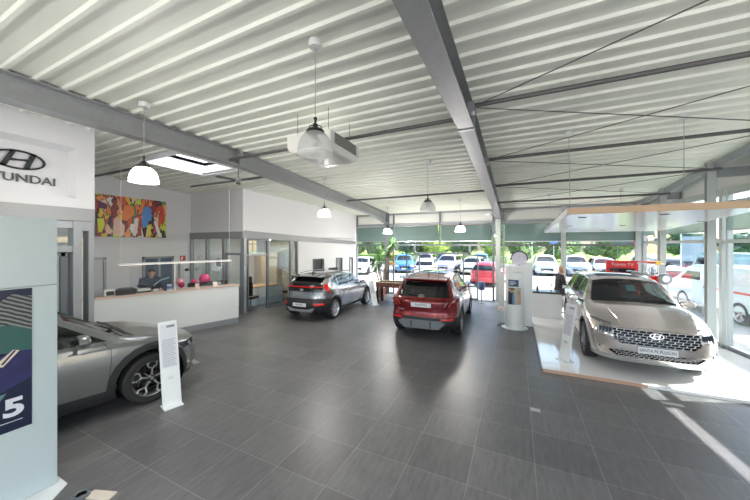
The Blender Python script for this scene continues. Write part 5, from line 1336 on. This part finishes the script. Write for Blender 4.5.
# ---- people
M_skin = P('skin_tone', (.50,.30,.22), .55)
def skin_mesh(verts, edges, rad, name, m, sub=2, root_i=0):
    me = bpy.data.meshes.new(name); me.from_pydata([Vector(v) for v in verts], edges, []); me.update()
    o = bpy.data.objects.new(name, me); COL.objects.link(o); bpy.context.view_layer.objects.active = o
    sk = o.modifiers.new('s', 'SKIN'); sk.use_smooth_shade = True
    for i, r in enumerate(rad): me.skin_vertices[0].data[i].radius = (r, r) if not isinstance(r, tuple) else r
    me.skin_vertices[0].data[root_i].use_root = True
    ss = o.modifiers.new('u', 'SUBSURF'); ss.levels = sub; ss.render_levels = sub
    dg = bpy.context.evaluated_depsgraph_get(); dg.update()
    out = bpy.data.meshes.new_from_object(o.evaluated_get(dg)); bpy.data.objects.remove(o)
    out.materials.clear(); out.materials.append(m); out.name = name; out.shade_smooth(); return out
def hand_edges(V, E, Rr, wrist, d, up, side):
    """palm, four bent fingers and a thumb from the wrist along d"""
    d = Vector(d).normalized(); up = Vector(up).normalized(); s = d.cross(up).normalized()*side; w = Vector(V[wrist])
    V.append(w+d*.05); E.append((wrist, len(V)-1)); Rr.append((.030,.018)); palm = len(V)-1
    for k, (ln, of) in enumerate(((.070,-.030),(.080,-.010),(.076,.010),(.060,.030))):
        b0 = w+d*.085+s*of; V.append(b0); E.append((palm, len(V)-1)); Rr.append(.0095)
        V.append(b0+d*ln*.5-up*.006); E.append((len(V)-2, len(V)-1)); Rr.append(.0085)
        V.append(b0+d*ln*.85-up*.028); E.append((len(V)-2, len(V)-1)); Rr.append(.0075)
    V.append(w+d*.03-s*.036-up*.005); E.append((palm, len(V)-1)); Rr.append(.011); V.append(w+d*.065-s*.052-up*.016); E.append((len(V)-2, len(V)-1)); Rr.append(.009)
def person(loc, rz, label, hairm, shirtm, trouserm, pose):
    t = T('person', loc, rz, label, 'person'); J = pose
    V = []; E = []; Q = []
    def add(p, r, par=None):
        V.append(Vector(p)); Q.append(r)
        if par is not None: E.append((par, len(V)-1))
        return len(V)-1
    pel = add(J['pelvis'], (.13,.095)); wa = add(J['waist'], (.11,.08), pel); ch = add(J['chest'], (.12,.085), wa); nk = add(J['neck'], (.046,.046), ch); hb = add(J['skull'], (.045,.05), nk)
    hands = []
    for k, sd in (('l',1),('r',-1)):
        sh = add(Vector(J['sh'+k])+Vector((0,0,-.02)), (.040,.038), ch); el = add(J['el'+k], .042, sh); wr = add(J['wr'+k], .028, el); hands.append((wr, J['hd'+k], sd))
        hp = add(J['hip'+k], .085, pel); kn = add(J['kn'+k], .058, hp); an = add(J['an'+k], .038, kn); to = add(Vector(J['an'+k])+Vector((.15,0,-.05)), .032, an)
    for wr, d, sd in hands: hand_edges(V, E, Q, wr, d, (0,0,1), sd)
    link('body', skin_mesh(V, E, Q, 'body', M_skin), t)
    # head with face
    h = J['head']; hd = link('head', None, t) if False else None
    hm = MB(); hm.ball((0,0,0), .088, .075, .115, 20); hm.ball((.015,0,-.05), .070, .060, .070, 14); hm.prism([(.084,.01),(.112,-.028),(.080,-.035)], -.013, .013, 'xz'); hm.ball((-.005,.077,-.012), .018, .010, .03, 8); hm.ball((-.005,-.077,-.012), .018, .010, .03, 8)
    Hm = Matrix.Translation(Vector(h)) @ Matrix.Rotation(J.get('nod', 0), 4, 'Y')
    ho = hm.xf(Hm).build('head', M_skin, t)
    for s_ in (-1,1): MB().ball((.080,.028*s_,.010), .010, .013, .008, 8).xf(Hm).build('eye', P('eye_dark', (.03,.02,.02), .2), ho)
    MB().box(.083,.090,-.024,.024,-.062,-.054).xf(Hm).build('mouth', P('lip', (.35,.10,.09), .5), ho)
    hr = MB().ball((-.014,0,.022), .097, .083, .112, 20); hr.v = [p for p in hr.v]; hr.v = [(min(p[0], .055+.25*max(0,p[2]-.06)), p[1], max(p[2], -.05 if p[0] < 0 else .035)) for p in hr.v]
    hr.xf(Hm).build('hair', hairm, ho)
    # clothes
    V = []; E = []; Q = []
    a = add(Vector(J['pelvis'])-Vector((0,0,.03)), (.168,.128)); b = add(J['waist'], (.155,.12), a); c = add(J['chest'], (.19,.145), b); add(Vector(J['chest'])*.12+Vector(J['neck'])*.88, (.082,.080), c)
    for k in 'lr': s_ = add(J['sh'+k], (.098,.092), c); e_ = add(J['el'+k], .055, s_); add(Vector(J['el'+k])*.75+Vector(J['wr'+k])*.25, .050, e_)
    link('shirt', skin_mesh(V, E, Q, 'shirt', shirtm), t)
    V = []; E = []; Q = []; a = add(Vector(J['pelvis'])+Vector((0,0,.02)), (.125,.105))
    for k in 'lr': s_ = add(J['hip'+k], .098, a); e_ = add(J['kn'+k], .072, s_); add(Vector(J['an'+k])+Vector((0,0,.06)), .055, e_)
    link('trousers', skin_mesh(V, E, Q, 'trousers', trouserm), t)
    for k in 'lr': p = Vector(J['an'+k]); MB().ball((p.x+.06,p.y,.045), .135, .05, .045, 14).build('shoe', M_black, t)
    return t
stand_pose = dict(pelvis=(-.08,0,.96), waist=(-.05,0,1.12), chest=(.02,0,1.36), neck=(.09,0,1.53), skull=(.13,0,1.60), head=(.17,0,1.66), nod=.55,
    shl=(.03,.19,1.43), ell=(.08,.24,1.17), wrl=(.30,.12,1.18), hdl=(1,-.3,.1), shr=(.03,-.19,1.43), elr=(.08,-.24,1.17), wrr=(.30,-.12,1.18), hdr=(1,.3,.1),
    hipl=(-.08,.10,.90), knl=(-.05,.11,.50), anl=(-.08,.12,.08), hipr=(-.08,-.10,.90), knr=(-.04,-.11,.50), anr=(-.06,-.12,.08))
person((-9.62,5.02,0), R(-20), 'person in a dark navy shirt standing behind the reception counter looking down at papers', P('dark_hair', (.025,.015,.012), .6), P('navy_shirt', (.025,.035,.07), .7), P('dark_trousers', (.02,.02,.03), .8), stand_pose)
t = T('paper_sheet', (-9.22,4.86,1.225), R(-20), 'white papers held by the person behind the reception counter', 'paper'); MB().box(-.15,.12,-.10,.10,0,.004).xf(Matrix.Rotation(-.35,4,'Y')).build('sheet', M_white, t)
sit = dict(pelvis=(-.05,0,.52), waist=(-.06,0,.68), chest=(-.02,0,.93), neck=(.02,0,1.10), skull=(.03,0,1.17), head=(.05,0,1.235), nod=.1,
    shl=(-.02,.19,1.0), ell=(.06,.24,.74), wrl=(.30,.16,.80), hdl=(1,-.2,0), shr=(-.02,-.19,1.0), elr=(.06,-.24,.74), wrr=(.30,-.16,.80), hdr=(1,.2,0),
    hipl=(-.03,.10,.50), knl=(.40,.12,.50), anl=(.38,.12,.08), hipr=(-.03,-.10,.50), knr=(.40,-.12,.50), anr=(.38,-.12,.08))
person((1.38,12.35,.33), R(15), 'blond person in a black top sitting behind the white bar counter', P('blond_hair', (.50,.30,.16), .6), P('black_top', (.02,.02,.022), .8), P('dark_trousers', (.02,.02,.03), .8), sit)
t = T('bar_stool', (1.33,12.34,.05), R(15), 'dark stool under the blond person behind the white bar counter', 'stool'); MB().lathe([(.001,.0),(.19,0),(.2,.03),(.19,.06),(.001,.06)], c=(0,0,.62), n=24).build('seat', M_black, t); MB().tube([(0,0,.02),(0,0,.63)], .025, 8).build('column', M_chrome, t); MB().lathe([(.001,0),(.2,0),(.2,.02),(.001,.03)], n=24).build('base', M_chrome, t)
# small extras near the rear leaf of the entrance
t = T('waste_bin', (-1.35,13.3,0), 0, 'small dark blue bin beside the right sliding door leaf', 'bin'); MB().lathe([(.001,.55),(.10,.55),(.13,.60),(.13,.85),(.10,.90),(.001,.90)], n=16).build('bin', P('bin_blue', (.03,.06,.14), .5), t); MB().tube([(0,0,0),(0,0,.56)], .02, 8).build('post', M_dgrey, t); MB().lathe([(.001,0),(.14,0),(.14,.02),(.001,.02)], n=16).build('foot', M_dgrey, t)
# ------------------------------------------------------------------ outside
def ground(name, x0, x1, y0, y1, z, m, kind='structure'):
    o = MB().box(x0, x1, y0, y1, z-.05, z).build(name, m); o['kind'] = kind; return o
M_pave = P('light_paving', (.36,.345,.33), .85, var=.12, vscale=.6)
ground('ground_paving', -60, 60, 14.12, 34.5, -.03, M_pave); ground('ground_paving', 5.1, 60, -30, 14.12, -.03, M_pave); ground('ground_paving', -60, 5.1, -40, YB-.05, -.03, M_pave)
M_lawn = P('lawn_green', (.22,.34,.06), .9, var=.3, vscale=2)
o = ground('lawn', -90, 120, 34.5, 120, .0, M_lawn); o = ground('lawn', 60, 120, -30, 34.5, .0, M_lawn)
M_asph = P('asphalt', (.20,.20,.21), .9); ground('road', -60, 60, 30.2, 33.5, -.025, M_asph)
# parked cars
CP = {}
def parked(kind, loc, rz, col, label, glassm=None):
    key = kind
    if key not in CP:
        if kind == 'hatch':
            sp = dict(front=2.0, rear=-2.0, xf=1.25, xr=-1.25, r=.31, track=1.5, hw=.87, arch=0,
                top=[(-2.0,1.1),(-1.8,1.36),(-.8,1.48),(0,1.47),(.35,1.38),(.95,1.0),(1.6,.86),(2.0,.7)], belt=[(-2.0,.95),(0,.92),(1,.88),(2.0,.62)],
                width=[(-2.0,.80),(-1.2,.87),(1.2,.87),(2.0,.78)], pf=[(.2,.1),(.5,0),(.8,.1)], pr=[(.25,.08),(.6,0),(.95,.08),(1.4,.45)])
            w0, w1, w2 = .40, .95, 1.32
        else:
            sp = dict(front=2.25, rear=-2.25, xf=1.35, xr=-1.35, r=.34, track=1.58, hw=.92, arch=0,
                top=[(-2.25,1.3),(-2.0,1.56),(-.8,1.66),(0,1.65),(.35,1.55),(1.0,1.1),(1.7,.98),(2.25,.8)], belt=[(-2.25,1.05),(0,1.03),(1,1.0),(2.25,.72)],
                width=[(-2.25,.84),(-1.2,.92),(1.2,.92),(2.25,.84)], pf=[(.2,.1),(.6,0),(.9,.1)], pr=[(.25,.08),(.6,0),(1.0,.08),(1.55,.5)])
            w0, w1, w2 = .42, 1.0, 1.48
        nx = lambda p, n: n.x > .1
        hb = sp['belt'][1][1]
        ps = [('windscreen', 'z', [(w1-.02,-.70),(w1-.02,.70),(w0,.56),(w0,-.56)], M_dglass, dict(cond=lambda p, n: n.z > .2 and p.z > .9)),
              ('side_window', 'y', [(.75,hb+.08),(-1.5,hb+.10),(-1.35,w2-.04),(.25,w2)], M_dglass, {}),
              ('rear_window', 'x', [(-.66,hb+.06),(.66,hb+.06),(.56,w2-.05),(-.56,w2-.05)], M_dglass, dict(fr=-1)),
              ('headlight', 'x', [(.50,.72),(.50,.60),(.85,.60),(.85,.76)], M_lampc, dict(cond=nx, mir=1, off=.003)),
              ('grille', 'x', [(-.45,.62),(-.4,.42),(.4,.42),(.45,.62)], M_gblack, dict(cond=nx, off=.003)),
              ('tail_lamp', 'x', [(.60,.92),(.60,.78),(.88,.78),(.88,.92)], M_red, dict(fr=-1, mir=1, off=.004))]
        c, bvh = build_car(sp, 'parked_car', label, (0,0,0), 0, P('slot', (.5,.5,.5), .3), ps, ('five', M_silver), detail=False)
        plateo = MB().box(-.01,.01,-.26,.26,-.055,.055).build('number_plate', M_plate, c, loc=(sp['front']+.005,0,.42))
        CP[key] = c; t = c; first = True
    else: t = copy_tree(CP[key])
    t.location = (*loc, -.03); t.rotation_euler = (0,0,rz); t['label'] = label
    pm = P('car_paint_%s' % '_'.join(str(int(c*100)) for c in col), col, .25, .3, coat=1)
    for ch in t.children:
        if ch.name.startswith('body'):
            ch.data = ch.data.copy(); ch.data.materials[0] = pm; ch.data.materials[2] = pm; ch.data.materials[1] = pm
    return t
F_ = -PI/2; B_ = PI/2
W_ = (.75,.76,.78); SB = (.35,.42,.50); DK = (.05,.055,.065); BL = (.06,.20,.42); RD = (.60,.03,.05)
parked('suv', (2.15,29.3), F_, (.62,.64,.66), 'pale silver car parked outside, seen head-on right of the round disc sign')
parked('suv', (4.35,29.6), F_, SB, 'blue grey car parked outside behind the mullion over the bar counter')
parked('hatch', (6.3,30.0), F_, (.55,.64,.72), 'pale blue car parked outside just left of the red screen stand')
parked('suv', (-9.6,26.6), F_+.35, BL, 'blue car parked outside behind the yucca and chrome posts')
parked('hatch', (-6.5,23.1), B_+.2, (.80,.76,.78), 'white car with red tail lamps parked outside, rear towards the glass doors')
parked('suv', (-8.9,31.6), F_+.1, (.55,.56,.62), 'light grey car parked behind the white one outside the entrance')
parked('suv', (-5.6,27.5), F_-.05, (.30,.31,.38), 'slate grey car parked outside in the middle of the entrance doorway')
parked('suv', (-6.85,31.85), F_, DK, 'black car parked in the back row outside the entrance')
parked('hatch', (-3.45,27.2), F_-.05, (.70,.70,.55), 'pale cream car parked outside behind the right sliding door leaf')
parked('suv', (-3.3,31.8), F_, (.10,.22,.30), 'dark teal car parked farther back between the cream and the red car')
parked('hatch', (-1.55,20.4), B_-.12, RD, 'bright red car parked outside close to the middle column')
parked('suv', (-15.8,21.8), F_+.3, (.40,.52,.66), 'light blue car outside the far left window beside the white wall')
parked('hatch', (-12.2,23.2), F_+.2, W_, 'white car parked outside behind the yucca leaves')
parked('suv', (9.6,31.0), F_, (.70,.72,.75), 'white car parked outside behind the red screen stand')
# right-hand side: trucks and vans seen through the glazing
def van(loc, rz, col, label, L_=5.0, h=2.2):
    t = T('delivery_van', (*loc, -.03), rz, label, 'van'); m = P('van_%d%d' % (int(col[0]*100), int(col[2]*100)), col, .35, coat=.6)
    MB().prism([(-L_/2,.35),(-L_/2,h-.05),(-L_/2+.1,h),(L_/2-1.5,h),(L_/2-1.1,h-.12),(L_/2-.55,1.25),(L_/2-.08,1.05),(L_/2,.8),(L_/2,.35)], -.95, .95, 'xz').build('body', m, t, bevel=.06)
    MB().prism([(L_/2-1.13,h-.22),(L_/2-.6,1.30),(L_/2-.56,1.30),(L_/2-1.09,h-.22)], -.82, .82, 'xz').build('windscreen', M_dglass, t)
    for s_ in (-1,1): MB().prism([(L_/2-1.9,1.2),(L_/2-.85,1.2),(L_/2-1.25,h-.25),(L_/2-1.9,h-.25)], s_*.953-.006, s_*.953+.006, 'xz').build('side_window', M_dglass, t)
    MB().box(-L_/2+.3,L_/2-2.1,-.965,.965,.95,1.02).build('stripe', M_red, t)
    MB().box(L_/2-.02,L_/2+.02,-.6,.6,.45,.7).build('grille', M_black, t)
    tm, rm = wheel_meshes(.35,.22,'five',M_silver,20)
    for x in (-L_/2+1.0, L_/2-.95):
        for s_ in (-1,1): w_ = link('wheel', tm, t, (x, s_*.86, .35)); w_.rotation_euler = (0,0,0 if s_ < 0 else PI); link('rim', rm, w_)
    return t
van((7.0,14.6), R(97), (.62,.73,.75), 'pale turquoise van parked close outside the right-hand glazing', 4.6, 1.75)
van((9.6,20.2), R(92), (.30,.45,.50), 'teal van outside the right-hand glazing behind the turquoise one', 5.2, 2.1)
parked('suv', (13.9,29.2), R(170), (.55,.10,.10), 'dark red car seen through the right-hand glazing behind the vans')
parked('suv', (9.6,26.0), R(15), DK, 'dark car parked outside beyond the pale column nearest the far corner')
parked('hatch', (6.6,20.3), R(95), (.45,.60,.62), 'pale turquoise car outside just right of the column behind the silver SUV')
t = T('street_banner', (9.2,23.6,0), R(5), 'tall grey banner on a pole outside the right-hand glazing', 'banner'); MB().box(-.5,.5,-.02,.02,1.5,2.95).build('cloth', P('banner_grey', (.30,.34,.38), .7), t); MB().tube([(-.5,0,0),(-.5,0,3.6)], .03, 8).build('pole', M_silver, t)
t = T('road_sign', (3.3,34.4,0), 0, 'blue parking sign on a post outside above the parked cars', 'sign'); MB().box(-.35,.35,-.02,.02,2.6,3.35).build('plate', P('sign_blue', (.08,.28,.62), .5), t); MB().tube([(0,.05,0),(0,.05,3.4)], .04, 8).build('post', M_silver, t)
t = T('lamp_post', (1.4,35.2,0), 0, 'pale lamp post outside right of the round disc sign', 'lamp post'); MB().tube([(0,0,0),(0,0,6.5)], .08, 8).build('pole', M_silver, t); MB().box(-.1,.9,-.1,.1,6.4,6.55).build('lamp_head', M_silver, t)
t = T('billboard', (12.6,47,0), R(-8), 'dark billboard standing on the lawn beyond the red screen stand', 'billboard'); MB().box(-1.7,1.7,-.05,.05,2.4,3.3).build('board', P('board_slate', (.07,.09,.12), .6), t); MB().box(.35,.9,-.06,-.05,2.5,3.2).build('red_panel', M_red, t); MB().box(-1.2,-1.1,-.05,.05,0,2.4).build('post', M_dgrey, t); MB().box(1.1,1.2,-.05,.05,0,2.4).build('post', M_dgrey, t)
o = T('guard_rail', (0,34.2,0), 0, 'low grey kerb rail along the far edge of the parking rows', 'rail'); MB().box(-40,40,-.05,.05,.30,.45).build('rail', M_silver, o); MB().box(-40,40,-.1,.1,0,.12).build('kerb', M_pave, o)
# trees
def tree_proto(seed, m, core):
    rnd = random.Random(seed); b = MB(); cc = MB(); lumps = []
    for k in range(15):
        a = rnd.uniform(0, 2*PI); r = rnd.uniform(0, .62); z = rnd.uniform(-.55, .65); lumps.append((r*math.cos(a), r*math.sin(a), z, rnd.uniform(.28,.46)))
    for x, y, z, r in lumps:
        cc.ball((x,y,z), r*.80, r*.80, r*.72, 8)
        for j in range(95):
            u = rnd.uniform(-1,1); a = rnd.uniform(0,2*PI); q = math.sqrt(1-u*u); d = Vector((q*math.cos(a), q*math.sin(a), u)); c = Vector((x,y,z))+d*r*rnd.uniform(.8,1.08)
            s = rnd.uniform(.035,.075); e1 = d.orthogonal().normalized(); e1.rotate(Matrix.Rotation(rnd.uniform(0,6), 3, d)); e2 = d.cross(e1); dd = d*rnd.uniform(-.4,.6)*s
            b.add([c-e1*s, c-e2*s*.6+dd, c+e1*s, c+e2*s*.6+dd*.5], [(0,1,2),(0,2,3)])
    return b.mesh('foliage', m, False), cc.mesh('inner_foliage', core), MB().tube([(0,0,-1.6),(0,0,0)], [.08,.05], 8).mesh('trunk', P('tree_bark', (.10,.07,.05), .9))
TM = {}
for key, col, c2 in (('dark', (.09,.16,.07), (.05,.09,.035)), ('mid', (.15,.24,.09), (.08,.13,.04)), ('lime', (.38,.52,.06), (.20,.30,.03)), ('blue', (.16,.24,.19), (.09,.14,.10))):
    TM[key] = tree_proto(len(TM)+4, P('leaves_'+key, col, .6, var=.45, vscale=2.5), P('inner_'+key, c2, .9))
def tree(key, x, y, w_, h, label, group=None):
    t = T('tree', (x,y,h*.52), random.uniform(0,6), label, 'tree', group); t.scale = (w_/2, w_/2, h*.5)
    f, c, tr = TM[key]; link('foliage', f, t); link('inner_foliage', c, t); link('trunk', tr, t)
rt = random.Random(11)
GT = 'bushy green tree in the row closing the view beyond the parked cars'
for x in range(-36, 3, 3):
    k = rt.choice(['dark','mid','mid','blue']); tree(k, x+rt.uniform(-.2,.2), 40+(2.2 if x % 2 else -1.2)+rt.uniform(-.3,.3), rt.uniform(4.6,5.2), rt.uniform(5.5,8.0), GT, 'trees in the row beyond the parked cars')
for x in range(-34, 1, 6): tree('blue' if x % 4 else 'mid', x+1.2, 50+rt.uniform(-1,1), 6.6, rt.uniform(7,9), 'tall tree of the rear row closing the view beyond the parked cars', 'trees of the rear row')
tree('lime', -9.0, 37.4, 6.2, 5.6, 'bright yellow-green tree seen above the parked cars through the entrance')
tree('lime', -2.6, 38.0, 4.2, 3.6, 'small yellow-green bush behind the bright red car')
tree('mid', 4.6, 46, 7.5, 5.2, 'rounded green tree behind the blue sign above the bar counter')
tree('mid', 12.2, 52, 9, 6.6, 'broad green tree beyond the red screen stand')
tree('mid', 30, 41, 8, 7.5, 'rounded green tree at the far right beyond the vans')
for x, y in ((2,60),(9,66),(17,70),(25,67),(34,72),(43,70),(54,66),(64,58)):
    tree('blue', x, y, 9, rt.uniform(4.6,6.2), 'distant bluish tree on the horizon beyond the lawn', 'distant trees on the horizon')
t = T('hedge', (-14,35.6,0), 0, 'long clipped green hedge behind the parked cars', 'hedge'); MB().box(-22,13,-.5,.5,0,1.2).build('foliage_block', P('hedge_green', (.16,.26,.05), .9, var=.5, vscale=6, bump=1, bscale=8), t)
t = T('warehouse', (48,44,0), R(-40), 'low pale industrial building on the horizon at the right', 'building'); MB().box(-12,12,-5,5,0,5).build('wall', P('shed_pale', (.5,.52,.55), .7), t); MB().box(-12.2,12.2,-5.2,5.2,5,5.3).build('roof', M_grey, t); MB().box(-8,8,-5.05,-5,2.6,3.6).build('window_band', M_dglass, t)
# ------------------------------------------------------------------ camera, sun, sky
cam = bpy.data.cameras.new('camera'); co = bpy.data.objects.new('camera', cam); COL.objects.link(co)
cam.sensor_width = 36; cam.lens = 36*298/750; cam.shift_y = -5/750; cam.clip_end = 500; cam.clip_start = .05
co.location = (0,0,2.45); co.rotation_euler = (R(90), 0, math.atan(142/298.)); S.camera = co
w = bpy.data.worlds.new('sky'); S.world = w; w.use_nodes = True; nt = w.node_tree; bg = nt.nodes['Background']
sk = nt.nodes.new('ShaderNodeTexSky'); sk.sky_type = 'NISHITA'; sk.sun_disc = False; sk.sun_elevation = R(43); sk.sun_rotation = R(70); sk.air_density = 1; sk.dust_density = 2.5
nt.links.new(sk.outputs[0], bg.inputs[0]); bg.inputs[1].default_value = .36
sun = bpy.data.lights.new('sun', 'SUN'); sun.energy = 8.5; sun.angle = R(.6); sun.color = (1,.98,.95)
so = bpy.data.objects.new('sun', sun); COL.objects.link(so)
v = Vector((math.cos(R(43))*math.cos(R(20)), math.cos(R(43))*math.sin(R(20)), math.sin(R(43))))
so.rotation_euler = v.to_track_quat('Z', 'Y').to_euler()
S.view_settings.view_transform = 'Standard'; S.view_settings.look = 'None'; S.view_settings.gamma = 1; S.view_settings.exposure = 1.13
S.view_settings.use_curve_mapping = False
S.cycles.use_denoising = True; S.cycles.max_bounces = 10; S.cycles.diffuse_bounces = 5; S.cycles.glossy_bounces = 4; S.cycles.transparent_max_bounces = 16; S.cycles.transmission_bounces = 4
S.cycles.sample_clamp_indirect = 6; S.cycles.caustics_reflective = False; S.cycles.caustics_refractive = False
